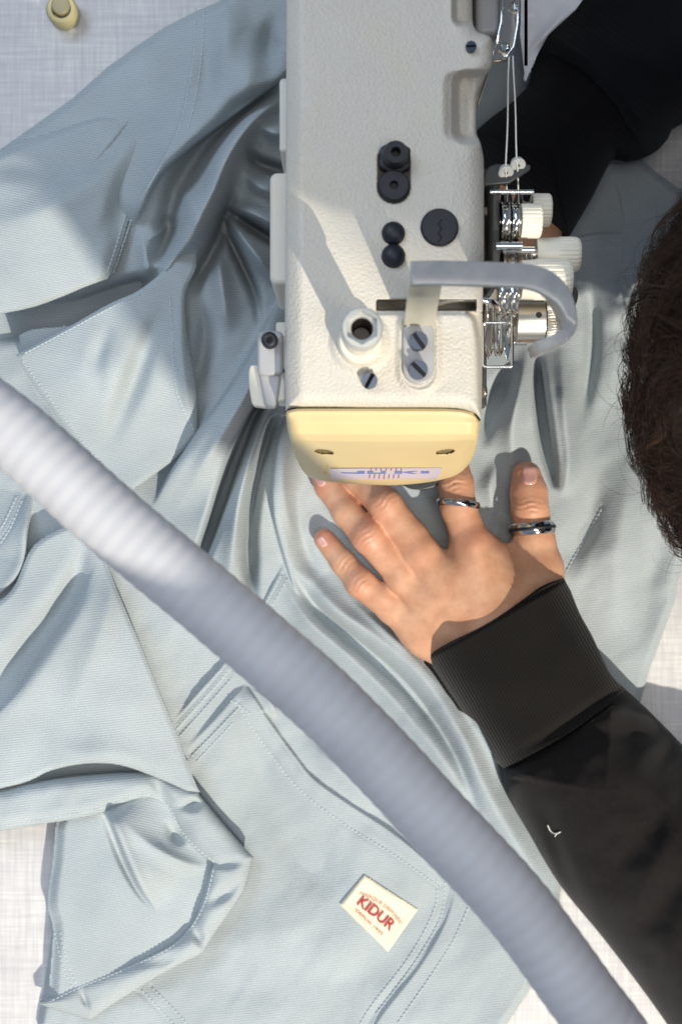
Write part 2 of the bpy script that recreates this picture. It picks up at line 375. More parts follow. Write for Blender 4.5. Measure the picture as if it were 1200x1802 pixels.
base_poly = [(-60, 300), (0, 264), (60, 222), (130, 172), (190, 118), (240, 82), (290, 48), (345, 20), (400, -4), (460, -60), (700, -60), (935, -60), (960, 60),
             (1080, 190), (1110, 262), (1150, 300), (1260, 380), (1260, 930), (1200, 985), (1186, 1060), (1160, 1130), (1140, 1185), (1110, 1290), (1060, 1420),
             (1000, 1530), (985, 1572), (984, 1592), (962, 1660), (930, 1745), (885, 1812), (860, 1860), (90, 1860), (66, 1802), (78, 1740), (92, 1640), (84, 1590),
             (94, 1520), (112, 1440), (60, 1380), (-60, 1400)]
def zbase(X, Y, D):
    Z = np.full(X.shape, 0.006)
    Z += 0.022*np.exp(-(((X-360)/260)**2+((Y-420)/420)**2))          # the bunched heap beside the arm
    Z += 0.010*np.exp(-(((X-120)/220)**2+((Y-1150)/200)**2))
    Z += 0.016*np.exp(-(((X-405)/95)**2+((Y-820)/200)**2))
    Z += 0.004*np.exp(-(((X-950)/200)**2+((Y-700)/250)**2))
    Z += 0.0022*vnoise(X, Y, 150, 3)+0.0009*vnoise(X+Y*.4, Y, 62, 5)+0.00035*vnoise(X, Y+X*.5, 26, 8)
    def R(pts, wl=None):
        mx = sum(p[0] for p in pts)/len(pts); my = sum(p[1] for p in pts)/len(pts)
        g = 1.85 if mx < 505 and my < 1010 else (1.5 if my < 1010 else 1.25)
        ridge(Z, X, Y, [(p[0], p[1], p[2]*g, p[3]) for p in pts], wl)
    R([(300, 330, 0, 16), (330, 350, 6, 24), (345, 390, 5, 22), (330, 430, 0, 16)])
    R([(292, 500, -6, 12), (318, 460, -9, 14), (340, 430, -5, 12)])
    Fo = lambda pts, side=1, edge=4, L=60, lip=0.0: fold(Z, X, Y, pts, side, edge, L, lip)
    # --- top left: long panel with seam, overlapping a dark hollow
    Fo([(520, 110, 14), (470, 160, 18), (400, 214, 20), (330, 264, 20), (280, 312, 16), (250, 372, 10), (236, 402, 4)], 1, 7, 90, .15)
    R([(430, 60, 0, 40), (440, 130, 6, 45), (420, 190, 4, 30)])
    R([(380, 40, 0, 20), (372, 120, -4, 26), (362, 180, -3, 24), (350, 220, 0, 20)])
    R([(395, -20, 5, 40), (400, 60, 7, 50), (380, 150, 5, 50), (350, 230, 3, 30)])
    R([(480, 20, 0, 16), (470, 90, -7, 22), (478, 150, 0, 16)])
    # roll in front of the hollow
    R([(505, 165, 3, 20), (470, 190, 9, 22), (439, 218, 14, 24), (402, 273, 18, 27), (372, 342, 20, 29), (342, 405, 19, 29), (312, 452, 15, 28), (272, 492, 8, 24), (230, 516, 0, 18)])
    R([(500, 150, -5, 16), (440, 180, -9, 20), (380, 235, -9, 24), (330, 300, -10, 26), (300, 370, -8, 22), (285, 440, -7, 18)])
    R([(415, 318, 0, 10), (398, 380, -13, 15), (376, 440, -12, 16), (350, 485, -7, 14), (335, 530, 0, 12)])
    R([(392, 366, -4, 7), (430, 392, -13, 10), (476, 421, -13, 12), (508, 440, -10, 12)])
    R([(388, 378, -3, 6), (404, 420, -11, 9), (426, 466, -11, 10), (450, 524, -6, 10), (456, 580, 0, 8)])
    R([(396, 372, 2, 8), (426, 416, 9, 15), (462, 462, 11, 20), (490, 500, 6, 18)])
    R([(404, 362, 2, 8), (440, 372, 8, 16), (480, 392, 9, 18), (510, 408, 9, 18)])
    R([(380, 410, 0, 10), (386, 470, 6, 18), (396, 540, 6, 24), (404, 600, 0, 24)])
    R([(350, 520, 0, 12), (362, 580, -5, 18), (352, 650, -4, 20), (340, 700, 0, 16)])
    R([(430, 250, -3, 10), (452, 285, -9, 14), (490, 300, -10, 14), (512, 305, -10, 14)]); R([(446, 215, 2, 12), (480, 232, 9, 18), (512, 240, 11, 20)])
    R([(424, 300, 3, 12), (462, 330, 9, 18), (505, 345, 10, 20)])
    # small folded tongue under the seam corner
    R([(262, 392, 0, 14), (300, 400, -9, 22), (290, 440, -10, 24), (270, 460, -6, 16), (262, 500, 0, 12)])
    R([(250, 420, 6, 16), (262, 470, 8, 18), (250, 505, 3, 14)])
    # dark gap under the sleeve panel
    R([(-30, 572, -14, 30), (60, 562, -22, 26), (140, 548, -24, 24), (210, 520, -24, 22), (262, 492, -14, 16), (300, 460, -6, 12)])
    # --- middle fan running down from the machine
    Fo([(500, 512, 12), (470, 566, 15), (432, 636, 17), (392, 700, 17), (340, 772, 14), (300, 830, 12), (268, 892, 6)], -1, 7, 50, .1)
    R([(505, 560, 7, 22), (470, 630, 10, 26), (425, 710, 11, 30), (370, 800, 9, 36), (320, 880, 5, 40)])
    R([(500, 640, -6, 8), (470, 690, -18, 10), (440, 745, -24, 12), (412, 815, -26, 13), (388, 885, -24, 13), (366, 950, -18, 12), (350, 1000, -6, 10), (340, 1040, 0, 10)])
    Fo([(500, 645, 4), (462, 716, 7), (430, 780, 8), (404, 850, 8), (380, 920, 6), (360, 970, 2)], 1, 4, 40)
    R([(470, 718, 5, 12), (448, 790, 9, 18), (424, 870, 9, 22), (410, 960, 7, 24), (400, 1060, 3, 24)])
    R([(494, 712, 2, 8), (474, 760, -11, 12), (452, 840, -13, 13), (440, 920, -12, 14), (440, 1000, -9, 14), (450, 1060, -2, 10)])
    Fo([(508, 720, 4), (490, 770, 8), (480, 840, 9), (480, 900, 9), (492, 955, 7), (516, 1030, 4), (540, 1060, 0)], -1, 6, 40, .2)
    R([(516, 760, 3, 14), (500, 830, 5, 18), (506, 900, 5, 20), (530, 970, 4, 26)])
    R([(530, 840, 0, 10), (520, 900, -3, 14), (540, 980, -4, 18), (570, 1030, -3, 18)])
    # sweep under the hand and along the sleeve
    R([(520, 970, 2, 20), (580, 1060, 7, 24), (660, 1120, 10, 26), (740, 1190, 12, 30), (810, 1290, 14, 36), (860, 1400, 13, 40), (930, 1520, 7, 36), (980, 1590, 2, 24)])
    R([(600, 1040, 0, 10), (680, 1110, 6, 13), (742, 1160, 9, 15), (820, 1240, 10, 18), (862, 1300, 9, 18), (876, 1370, 6, 16)])
    R([(640, 1070, 0, 8), (700, 1120, -4, 9), (780, 1200, -5, 10), (830, 1270, -3, 10)])
    R([(490, 1010, 2, 16), (540, 1090, 7, 22), (620, 1160, 8, 24), (700, 1240, 9, 28), (780, 1340, 8, 30), (830, 1420, 4, 26)])
    R([(500, 990, -2, 10), (560, 1072, -8, 11), (640, 1140, -9, 12), (720, 1214, -9, 12), (790, 1310, -8, 13), (840, 1420, -4, 12)])
    R([(470, 1060, -2, 12), (530, 1130, -6, 14), (600, 1200, -7, 15), (680, 1290, -6, 16)])
    # waist seams and pocket
    Fo([(300, 1275, 3), (345, 1222, 4), (395, 1166, 4), (440, 1106, 3.4), (470, 1050, 3), (492, 1008, 2), (500, 985, 0)], 1, 3, 120)
    Fo([(326, 1318, 2), (372, 1270, 2.6), (414, 1222, 2.6), (432, 1204, 1.2)], 1, 3, 90)
    groove(Z, X, Y, [(312, 1268), (395, 1175), (470, 1060), (497, 1010)], .9, 4); groove(Z, X, Y, [(318, 1284), (404, 1184), (480, 1070)], .7, 5)
    groove(Z, X, Y, [(334, 1328), (420, 1236)], .7, 5)
    Fo([(430, 1204, 2.2), (448, 1226, 3.4), (480, 1275, 3.6), (520, 1330, 3.6), (555, 1372, 3.4), (620, 1418, 3), (680, 1456, 2.8), (742, 1504, 2.4), (800, 1550, 0)], 1, 3, 110, .3)
    Fo([(436, 1206, 2), (474, 1228, 5), (486, 1250, 4), (482, 1266, 0)], 1, 5, 24)
    R([(424, 1262, -1, 22), (450, 1330, -3, 40), (500, 1430, -4.5, 56), (560, 1530, -4, 56), (620, 1600, -1, 40)])
    groove(Z, X, Y, [(422, 1246), (450, 1290), (520, 1382), (600, 1446), (690, 1502), (772, 1560)], .6, 5)
    R([(520, 1290, 0, 20), (580, 1340, 5, 26), (650, 1400, 4, 26), (700, 1440, 0, 20)])
    groove(Z, X, Y, [(792, 1548), (776, 1610), (730, 1690), (660, 1780), (620, 1850)], .6, 5)
    Fo([(800, 1560, 1), (784, 1620, 1.6), (738, 1700, 1.6), (668, 1790, 1.6), (640, 1850, 1)], -1, 3, 60)
    R([(560, 1680, 0, 50), (650, 1700, -2.5, 60), (720, 1640, 0, 50)]); R([(380, 1720, 0, 60), (480, 1640, 3, 70), (560, 1620, 0, 60)])
    groove(Z, X, Y, [(245, 1745), (290, 1790), (330, 1850)], .7, 4); groove(Z, X, Y, [(268, 1735), (320, 1790), (360, 1850)], .7, 4)
    # --- right-hand side of the machine
    R([(905, 640, 0, 12), (880, 690, -9, 18), (858, 740, -7, 16), (850, 790, 0, 12)])
    R([(930, 600, 0, 16), (915, 680, 9, 22), (900, 760, 8, 26), (905, 840, 3, 22)])
    R([(945, 630, -6, 10), (952, 700, -15, 12), (962, 780, -14, 12), (972, 836, -6, 9), (978, 862, 0, 7)])
    Fo([(950, 618, 6), (956, 680, 10), (966, 760, 9), (978, 830, 5), (984, 866, 0)], -1, 5, 34, .2)
    R([(985, 610, 3, 18), (992, 700, 10, 24), (1000, 790, 9, 24), (996, 850, 5, 16), (980, 872, 0, 10)])
    R([(1030, 470, 0, 16), (1042, 560, -5, 15), (1036, 660, -5, 16), (1015, 740, -3, 20), (1006, 800, 0, 16)])
    R([(1075, 440, 0, 20), (1084, 540, 4, 28), (1080, 640, 3, 34), (1060, 740, 0, 30)])
    R([(1060, 570, 0, 22), (1100, 590, -5, 22), (1130, 620, -6, 20), (1160, 640, 0, 16)])
    R([(1060, 800, 0, 24), (1040, 900, -4, 28), (1010, 970, -4, 26), (1000, 1020, 0, 20)])
    R([(1110, 760, 0, 30), (1100, 880, 4, 44), (1080, 1000, 4, 50), (1090, 1120, 0, 40)])
    R([(1180, 880, 0, 30), (1150, 980, -3, 30), (1130, 1080, -2, 30), (1120, 1160, 0, 30)])
    Fo([(1000, 424, 3), (1040, 412, 4), (1098, 410, 4)], 1, 3, 60); Fo([(1098, 408, 3), (1094, 470, 3.5), (1100, 540, 3), (1108, 600, 0)], -1, 3, 60)
    Fo([(1074, 300, 2), (1090, 350, 3), (1100, 410, 3)], -1, 3, 50); groove(Z, X, Y, [(1004, 432), (1044, 420), (1098, 419)], .6, 4)
    Fo([(845, 250, 6), (880, 210, 9), (935, 175, 9), (960, 150, 8)], 1, 5, 50)
    groove(Z, X, Y, [(1060, 890), (1020, 960), (990, 1010)], .5, 4)
    R([(880, 880, 0, 14), (868, 950, -3, 16), (850, 1010, 0, 12)]); R([(880, 800, 0, 16), (862, 860, 4, 20), (880, 930, 0, 16)])
    # left, below the hose
    Fo([(60, 870, 8), (50, 930, 10), (44, 990, 9), (20, 1030, 7), (-30, 1070, 5)], 1, 5, 60, .1)
    groove(Z, X, Y, [(44, 872), (18, 930), (-30, 990)], .8, 4)
    fold(Z, X, Y, [(346, 0, .8), (340, 90, 1.4), (328, 160, 1.6), (312, 226, 1.8), (280, 290, 2), (246, 345, 1.5), (232, 384, 0)], -1, 3, 40, .3)
    return np.maximum(Z, 0.0012)*sstep(-6, 14, D)+0.0004
body = sheet('body_panel', base_poly, zbase, 2.2, m_cl, gar, skirt=0.0002)
L_ = lambda *a: [tuple(p) for p in a]
stitches('stitching', body, [
    L_((346, 14), (342, 90), (332, 160), (318, 220), (290, 280), (262, 330)), L_((360, 14), (356, 92), (346, 165), (332, 226)),
    L_((306, 1288), (350, 1240), (398, 1186), (442, 1128)), L_((316, 1296), (360, 1248), (408, 1194)),
    L_((338, 1330), (376, 1292), (420, 1246)), L_((346, 1340), (384, 1300), (410, 1272)),
    L_((416, 1234), (450, 1290), (520, 1382), (600, 1446), (690, 1502), (772, 1560)), L_((404, 1232), (420, 1240), (440, 1256)),
    L_((768, 1548), (764, 1600), (720, 1684), (650, 1775), (620, 1830)), L_((782, 1552), (776, 1612), (730, 1694), (662, 1784)),
    L_((826, 1590), (800, 1650), (756, 1720), (700, 1800)), L_((250, 1742), (290, 1784), (330, 1830)), L_((268, 1738), (310, 1780), (350, 1826)),
    L_((1004, 436), (1044, 424), (1096, 422)), L_((1004, 450), (1046, 438), (1094, 436)), L_((1058, 896), (1020, 962), (992, 1012)),
    L_((496, 1012), (478, 1044), (462, 1070)), L_((506, 1018), (488, 1050), (472, 1078)), L_((40, 880), (16, 934), (-20, 985)), L_((30, 874), (6, 924), (-20, 960))],
    m_st, gar, 8.0, 5.6, 1.25)

# upper-left panel: sits over the heap, its lower edge lifted clear
ul_poly = catmull([(-50, 300), (0, 266), (70, 236), (150, 206), (215, 192), (262, 186), (300, 182), (322, 186)], 6)+\
          catmull([(318, 205), (304, 245), (276, 290), (246, 334), (228, 380), (214, 432), (202, 470), (190, 491)], 6)+\
          catmull([(186, 492), (150, 505), (110, 522), (60, 540), (0, 552), (-60, 556)], 5)
def zul(X, Y, D):
    Z = np.full(X.shape, 0.028)+0.012*np.exp(-(((X-170)/170)**2+((Y-400)/130)**2))+0.0018*vnoise(X, Y, 120, 21)+0.0006*vnoise(X, Y, 50, 22)
    Z -= 0.012*sstep(330, 180, Y)*sstep(330, 60, X)
    ridge(Z, X, Y, [(-40, 300, -4, 26), (30, 290, -5, 30), (110, 300, -4, 34), (180, 270, -2, 26), (215, 236, 0, 16)])
    ridge(Z, X, Y, [(-40, 400, 4, 44), (60, 375, 5, 44), (150, 330, 5, 40), (215, 270, 3, 26), (240, 230, 0, 16)])
    fold(Z, X, Y, [(380, 176, 2.2), (320, 186, 2.4), (286, 193, 2.4), (250, 203, 2.4), (222, 220, 2.4), (204, 242, 2.2), (182, 268, 1.6), (160, 292, 1), (130, 320, 0)], 1, 3, 40)
    ridge(Z, X, Y, [(150, 470, 0, 20), (190, 400, -3, 24), (215, 340, -3, 20), (230, 290, 0, 14)])
    Z -= .009*sstep(60, 0, D)*sstep(170, 215, X)
    return Z-0.012*sstep(16, 0, D)*sstep(330, 200, Y)-0.0016*sstep(8, 0, D)
ul = sheet('sleeve', ul_poly, zul, 2.4, m_cl2, gar, solid=0.0012)
stitches('stitching', ul, [L_((318, 182+14), (262, 196), (216, 214), (190, 238)), L_((308, 216), (284, 262), (252, 308), (226, 356)), L_((232, 385), (214, 440), (200, 480)), L_((222, 378), (204, 436), (190, 478))], m_st, gar, 8, 5.6, 1.2)

# collar leaf: pointed piece standing above the heap, plus the leaf beneath
def zco(X, Y, D):
    Z = 0.040+0.010*np.exp(-(((X-200)/120)**2+((Y-660)/120)**2))-0.012*sstep(620, 880, Y)+0.0012*vnoise(X, Y, 90, 31)+0.0005*vnoise(X, Y, 36, 33)
    Z = Z+0*X
    ridge(Z, X, Y, [(285, 545, -4, 20), (255, 620, -8, 24), (225, 700, -8, 24), (180, 800, 0, 20)])
    ridge(Z, X, Y, [(200, 560, 0, 16), (178, 610, -3, 18), (170, 650, -3, 20), (185, 700, 0, 18)])
    ridge(Z, X, Y, [(320, 500, 3, 18), (318, 600, 5, 20), (330, 700, 4, 18), (340, 760, 0, 12)])
    return Z-0.0014*sstep(7, 0, D)
under = sheet('collar_stand', catmull([(34, 590), (60, 580), (122, 574), (200, 560)], 5)+[(220, 640), (120, 760), (60, 690), (44, 640)], lambda X, Y, D: 0.030+0*X+0.001*vnoise(X, Y, 70, 2), 3, m_cl2, gar, solid=0.0012)
co_poly = catmull([(30, 624), (75, 600), (122, 575), (190, 536), (244, 511), (290, 474), (326, 428)], 5)+\
          catmull([(345, 420), (345, 470), (326, 520), (332, 600), (346, 690), (347, 764)], 5)+\
          catmull([(346, 768), (310, 806), (262, 842), (236, 860)], 5)+catmull([(200, 850), (140, 782), (88, 716), (48, 660), (31, 630)], 5)
co = sheet('collar', co_poly, zco, 2.4, m_cl2, gar, solid=0.0014)
stitches('stitching', co, [L_((40, 634), (96, 712), (150, 782), (206, 846)), L_((300, 520), (304, 600), (312, 690), (342, 758)), L_((44, 622), (120, 582), (188, 545), (246, 518))], m_st, gar, 8, 5.4, 1.2)

# big triangular front flap, lower left
tri_poly = catmull([(186, 984), (212, 1050), (250, 1140), (286, 1230), (318, 1310), (345, 1380), (352, 1394)], 5)+\
           catmull([(330, 1392), (270, 1366), (210, 1346), (150, 1344), (90, 1356), (40, 1378), (-60, 1400)], 5)+[(-60, 1100)]+catmull([(-50, 1090), (20, 1040), (60, 960), (130, 920)], 5)
def ztr(X, Y, D):
    Z = np.full(X.shape, 0.024)+0.012*np.exp(-(((X-200)/150)**2+((Y-1200)/170)**2))+0.0016*vnoise(X, Y, 130, 41)+0.0006*vnoise(X, Y, 48, 42)
    ridge(Z, X, Y, [(150, 950, -3, 16), (130, 1030, -9, 24), (80, 1110, -11, 32), (10, 1190, -10, 36), (-50, 1250, -6, 36)])
    fold(Z, X, Y, [(170, 990, 2), (130, 1070, 6), (80, 1140, 7), (30, 1215, 6), (-40, 1290, 4)], -1, 8, 60, .1)
    ridge(Z, X, Y, [(200, 1000, 3, 20), (190, 1080, 5, 34), (150, 1180, 4, 44), (120, 1260, 2, 40)])
    ridge(Z, X, Y, [(60, 1260, 0, 30), (120, 1320, 3, 34), (220, 1330, 4, 34), (310, 1370, 0, 24)])
    return Z-0.0015*sstep(8, 0, D)
tri = sheet('front_flap', tri_poly, ztr, 2.4, m_cl, gar, solid=0.0012)

# rolled cuff at the lower left: turned-back ring of cloth round an opening
out = catmull([(-60, 1392), (0, 1388), (60, 1376), (130, 1366), (200, 1360), (262, 1360), (300, 1372), (348, 1392)], 5)+\
      catmull([(352, 1400), (390, 1446), (425, 1486), (446, 1508)], 5)+catmull([(444, 1516), (436, 1548), (430, 1566), (424, 1576), (400, 1612), (380, 1640), (358, 1676)], 5)+\
      catmull([(352, 1680), (300, 1706), (240, 1742), (196, 1770), (160, 1796)], 5)+[(140, 1790), (72, 1768), (70, 1760)]
inn = catmull([(76, 1762), (118, 1740), (160, 1722), (220, 1700), (290, 1668), (316, 1650), (340, 1620), (356, 1580), (372, 1526)], 5)+\
      catmull([(376, 1520), (350, 1500), (328, 1478), (306, 1440), (288, 1412), (262, 1404), (236, 1408), (200, 1424), (150, 1438), (90, 1448), (0, 1462), (-60, 1470)], 5)
def zcu(X, Y, D):
    Z = np.full(X.shape, 0.0155)+0.009*np.sqrt(np.clip(1-(1-np.clip(D/26, 0, 1))**2, 0, 1))+0.0014*vnoise(X, Y, 60, 51)+0.0005*vnoise(X, Y, 25, 52)
    Z -= 0.008*sstep(1600, 1790, Y)*sstep(330, 140, X)
    for p in ([(262, 1362, 0, 10), (282, 1390, -4, 12), (312, 1420, 0, 8)], [(300, 1420, 0, 8), (340, 1416, -6, 12), (352, 1404, 0, 10)],
              [(372, 1520, 0, 8), (400, 1520, -4, 11), (440, 1512, 0, 8)], [(330, 1620, 0, 10), (350, 1648, -5, 12), (356, 1674, 0, 8)],
              [(430, 1540, 0, 10), (400, 1570, -5, 14), (350, 1600, 0, 12)], [(240, 1700, -1, 12), (290, 1690, -4, 14), (340, 1664, 0, 12)], [(140, 1735, 0, 8), (150, 1760, -3, 6), (162, 1790, 0, 6)]):
        ridge(Z, X, Y, p)
    return Z
cu = sheet('cuff', out+inn, zcu, 2.2, m_cl, gar, solid=0.001)
def zin(X, Y, D):
    Z = np.full(X.shape, 0.0135)+0.006*np.exp(-(((X-250)/90)**2+((Y-1560)/90)**2))+0.001*vnoise(X, Y, 60, 61)
    fold(Z, X, Y, [(180, 1424, 9), (196, 1450, 14), (222, 1510, 13), (250, 1568, 8), (280, 1608, 0)], -1, 5, 70, .1)
    ridge(Z, X, Y, [(186, 1440, -6, 8), (214, 1512, -6, 8), (244, 1570, -3, 6), (276, 1606, 0, 5)])
    ridge(Z, X, Y, [(210, 1440, 0, 10), (270, 1490, 4, 16), (330, 1520, 4, 14), (372, 1524, 0, 10)])
    ridge(Z, X, Y, [(290, 1440, 0, 8), (310, 1470, -6, 12), (330, 1486, 0, 8)])
    return Z+.0015-0.005*sstep(20, 0, D)*sstep(170, 110, X)
lin = sheet('cuff_lining', catmull([(108, 1430), (180, 1410), (270, 1390), (330, 1440), (390, 1520), (370, 1620), (300, 1690), (180, 1750), (118, 1770), (88, 1760), (94, 1640), (84, 1590), (94, 1510)], 5, True), zin, 2.4, m_cl2, gar, skirt=0.0004)
stitches('stitching', cu, [L_((0, 1454), (90, 1440), (170, 1424), (238, 1401), (272, 1402), (298, 1420), (316, 1456), (340, 1486), (378, 1518)),
                           L_((376, 1530), (360, 1590), (336, 1634), (300, 1668), (220, 1706), (140, 1738), (90, 1762))], m_st, gar, 8, 5.4, 1.2)
stitches('stitching', lin, [L_((96, 1640), (108, 1690), (126, 1736)), L_((106, 1640), (118, 1690), (134, 1730))], m_st, gar, 8, 5.4, 1.0)

# woven brand label sewn on the pocket
m_lab, nt, b = mat('label_cotton', (0.86, 0.80, 0.60), 0.85); v = coords(nt, 'Object', (1, 1, 1))
bump(nt, b, noise(nt, v, 2200, 2), 0.4, 0.0001)
lq = [(641, 1540), (735, 1601), (683, 1675), (598, 1592)]
def zla(X, Y, D): return zat(body, X, Y)+0.0013+0.0006*np.exp(-((D-6)/4)**2)-0.0004*sstep(3, 0, D)
lab = sheet('label_patch', lq, zla, 1.6, m_lab, gar, solid=0.0006)
def text_px(name, s, place, m, surf, parent, height, lift=0.0006, squeeze=1.0, bold=0.0):
    """letters laid on a surface; place(u, v): text space (u 0..1, v in px up) -> px"""
    cu_ = bpy.data.curves.new(name, 'FONT'); cu_.body = s; cu_.size = 1.0; cu_.offset = bold; cu_.resolution_u = 3
    o = bpy.data.objects.new(name, cu_); COL.objects.link(o); bpy.context.view_layer.update()
    me = bpy.data.meshes.new_from_object(o.evaluated_get(bpy.context.evaluated_depsgraph_get())); bpy.data.objects.remove(o)
    bm = bmesh.new(); bm.from_mesh(me); bmesh.ops.triangulate(bm, faces=bm.faces)
    xs = [v.co.x for v in bm.verts]; x0, x1 = min(xs), max(xs); hh = 0.72
    for v in bm.verts:
        px, py = place((v.co.x-x0)/(x1-x0), v.co.y/hh*height); z = surf(px, py)+lift; v.co = P(px, py, z)
    bmesh.ops.recalc_face_normals(bm, faces=bm.faces)
    if sum(f.normal.z for f in bm.faces) < 0: bmesh.ops.reverse_faces(bm, faces=bm.faces)
    bm.to_mesh(me); bm.free(); me.materials.clear(); return link(name, me, m, parent, False)
m_red, _, _ = mat('red_thread', (0.50, 0.022, 0.03), 0.8); m_red2, _, _ = mat('pale_red_thread', (0.66, 0.20, 0.15), 0.8)
def liner(a, b_, arc=0.0):
    a = np.array(a, float); b_ = np.array(b_, float); d = (b_-a)/np.hypot(*(b_-a)); n = np.array([d[1], -d[0]])
    def f(u, v):
        th = -(u-.5)*2*arc*2.0/np.hypot(*(b_-a))*1.0 if arc else 0
        c = a+(b_-a)*u+n*arc*(1-(2*u-1)**2)
        nn = n+d*(-th)*1.0; return tuple(c+nn*v)
    return f
ls = lambda x, y: float(zat(lab, x, y))
text_px('lettering', 'KIDUR', liner((627.5, 1591.5), (686, 1639), 1.2), m_red, ls, gar, 20, bold=0.014)
text_px('lettering', 'MARQUE DÉPOSÉE', liner((632, 1575), (703, 1627), 8), m_red2, ls, gar, 6.4)
text_px('lettering', 'DEPUIS 1935', liner((625.5, 1603), (672, 1646), -0.5), m_red, ls, gar, 4.8)

# ------------------------------------------------------------------ loose things on the table
m_cap = speckle_mat('cream_plastic_peg', (0.46, 0.40, 0.20), 0.45, 60, .1, 0.0001)
pg = empty('thread_peg', P(102, 16, 0), 'cream yellow round plastic peg lying at the top left corner of the tabletop', 'peg')
pc = P(101, 2, 0.02); lathe('flange', Vector((pc.x, pc.y, .0005)), Vector((0, 0, 1)), [(0, .0062), (0, .0072), (.004, .0078), (.009, .0078), (.0105, .0068), (.0105, .005), (.006, .0045)], m_cap, pg)
m_capd = speckle_mat('peg_core', (0.28, 0.25, 0.15), 0.5, 60, .1, 0.0001)
lathe('core', Vector((pc.x, pc.y+.001, .004)), Vector((.0, .05, 1)), [(0, .0046), (.0075, .0046), (.0082, .004)], m_capd, pg)
m_wh = cloth_mat('white_lining', (0.80, 0.82, 0.88), 900, 20, .2, .03)
def zwh(X, Y, D):
    Z = 0.085+0*X+0.002*vnoise(X, Y, 30, 4); ridge(Z, X, Y, [(1000, 20, 5, 12), (960, 60, 6, 12), (925, 100, 3, 10)]); ridge(Z, X, Y, [(1010, 45, -4, 8), (960, 85, -4, 8)]); return Z
wh = sheet('white_cloth', [(918, -50), (1060, -50), (1012, 18), (964, 62), (938, 110), (924, 146), (914, 60)], zwh, 3, m_wh, None, solid=.0008)
tag(wh.obj, 'crumpled white cloth end behind the machine between the arm and the dark sleeve', 'cloth')
# ------------------------------------------------------------------ sewing machine
def hammer(name, col, rough, amp=.05, bs=.8, bd=.0006, sc=1000):
    m, nt, b = mat(name, col, rough); v = coords(nt)
    n = noise(nt, v, 40, 5); dark = tuple(c*(1-amp) for c in col)
    c1 = ramp(nt, n, [(.3, dark), (.7, col)])
    dirt = ramp(nt, noise(nt, v, 900, 2), [(.68, (0, 0, 0)), (.76, (1, 1, 1))]); 
    st_ = ramp(nt, noise(nt, v, 26, 3), [(.50, (0, 0, 0)), (.72, (1, 1, 1))]); c1 = mixc(nt, math_n(nt, 'MULTIPLY', st_, .30), c1, (.70, .60, .40)); nt.links.new(mixc(nt, math_n(nt, 'MULTIPLY', dirt, .30), c1, (.25, .22, .17)), b.inputs['Base Color'])
    p = bump(nt, b, noise(nt, v, sc, 2, .5), bs, bd); bump(nt, b, noise(nt, v, sc*2.6, 2), .3, .0002, p); return m
m_body = hammer('ivory_enamel', (.66, .615, .535), .42)
m_side = hammer('ivory_enamel_smooth', (.70, .67, .60), .4, .04, .15, .0003)
m_yel = speckle_mat('yellowed_plastic', (.73, .57, .29), .38, 30, .05, .0001, .2, 300)
m_blk = speckle_mat('black_rubber', (.012, .015, .022), .5, 200, .3, .0001, .2)
m_void, _, _ = mat('black_void', (.006, .005, .004), .9, Specular_IOR_Level=.0)
m_steel, _, _ = mat('blued_steel', (.10, .12, .16), .32, .9)
m_slot, _, _ = mat('slot_dark', (.01, .01, .012), .8)
m_chr, _, _ = mat('chrome', (.78, .77, .74), .10, 1.0)
m_chrd, _, _ = mat('worn_chrome', (.42, .38, .34), .28, 1.0)
m_sat, nt, b = mat('satin_nickel', (.66, .62, .54), .34, 1.0); bump(nt, b, noise(nt, coords(nt, 'Object', (30, 900, 900)), 1, 2), .15, .0001)
m_gry = speckle_mat('grey_painted_metal', (.40, .40, .41), .36, 50, .07, .0001, .2, 300)
m_brk, _, _ = mat('black_painted_bracket', (.03, .033, .036), .4)
m_knob, _, _ = mat('ivory_knob_plastic', (.80, .75, .63), .4)
m_nyl, _, _ = mat('translucent_nylon', (.50, .51, .48), .35, Subsurface_Weight=.3, Subsurface_Radius=(.004, .004, .004), Subsurface_Scale=.3)
m_guard, nt, b = mat('grey_enamelled_guard', (.42, .41, .40), .2)
nt.links.new(ramp(nt, noise(nt, coords(nt), 140, 3), [(.3, (.30, .30, .31)), (.7, (.40, .39, .37))]), b.inputs['Base Color'])

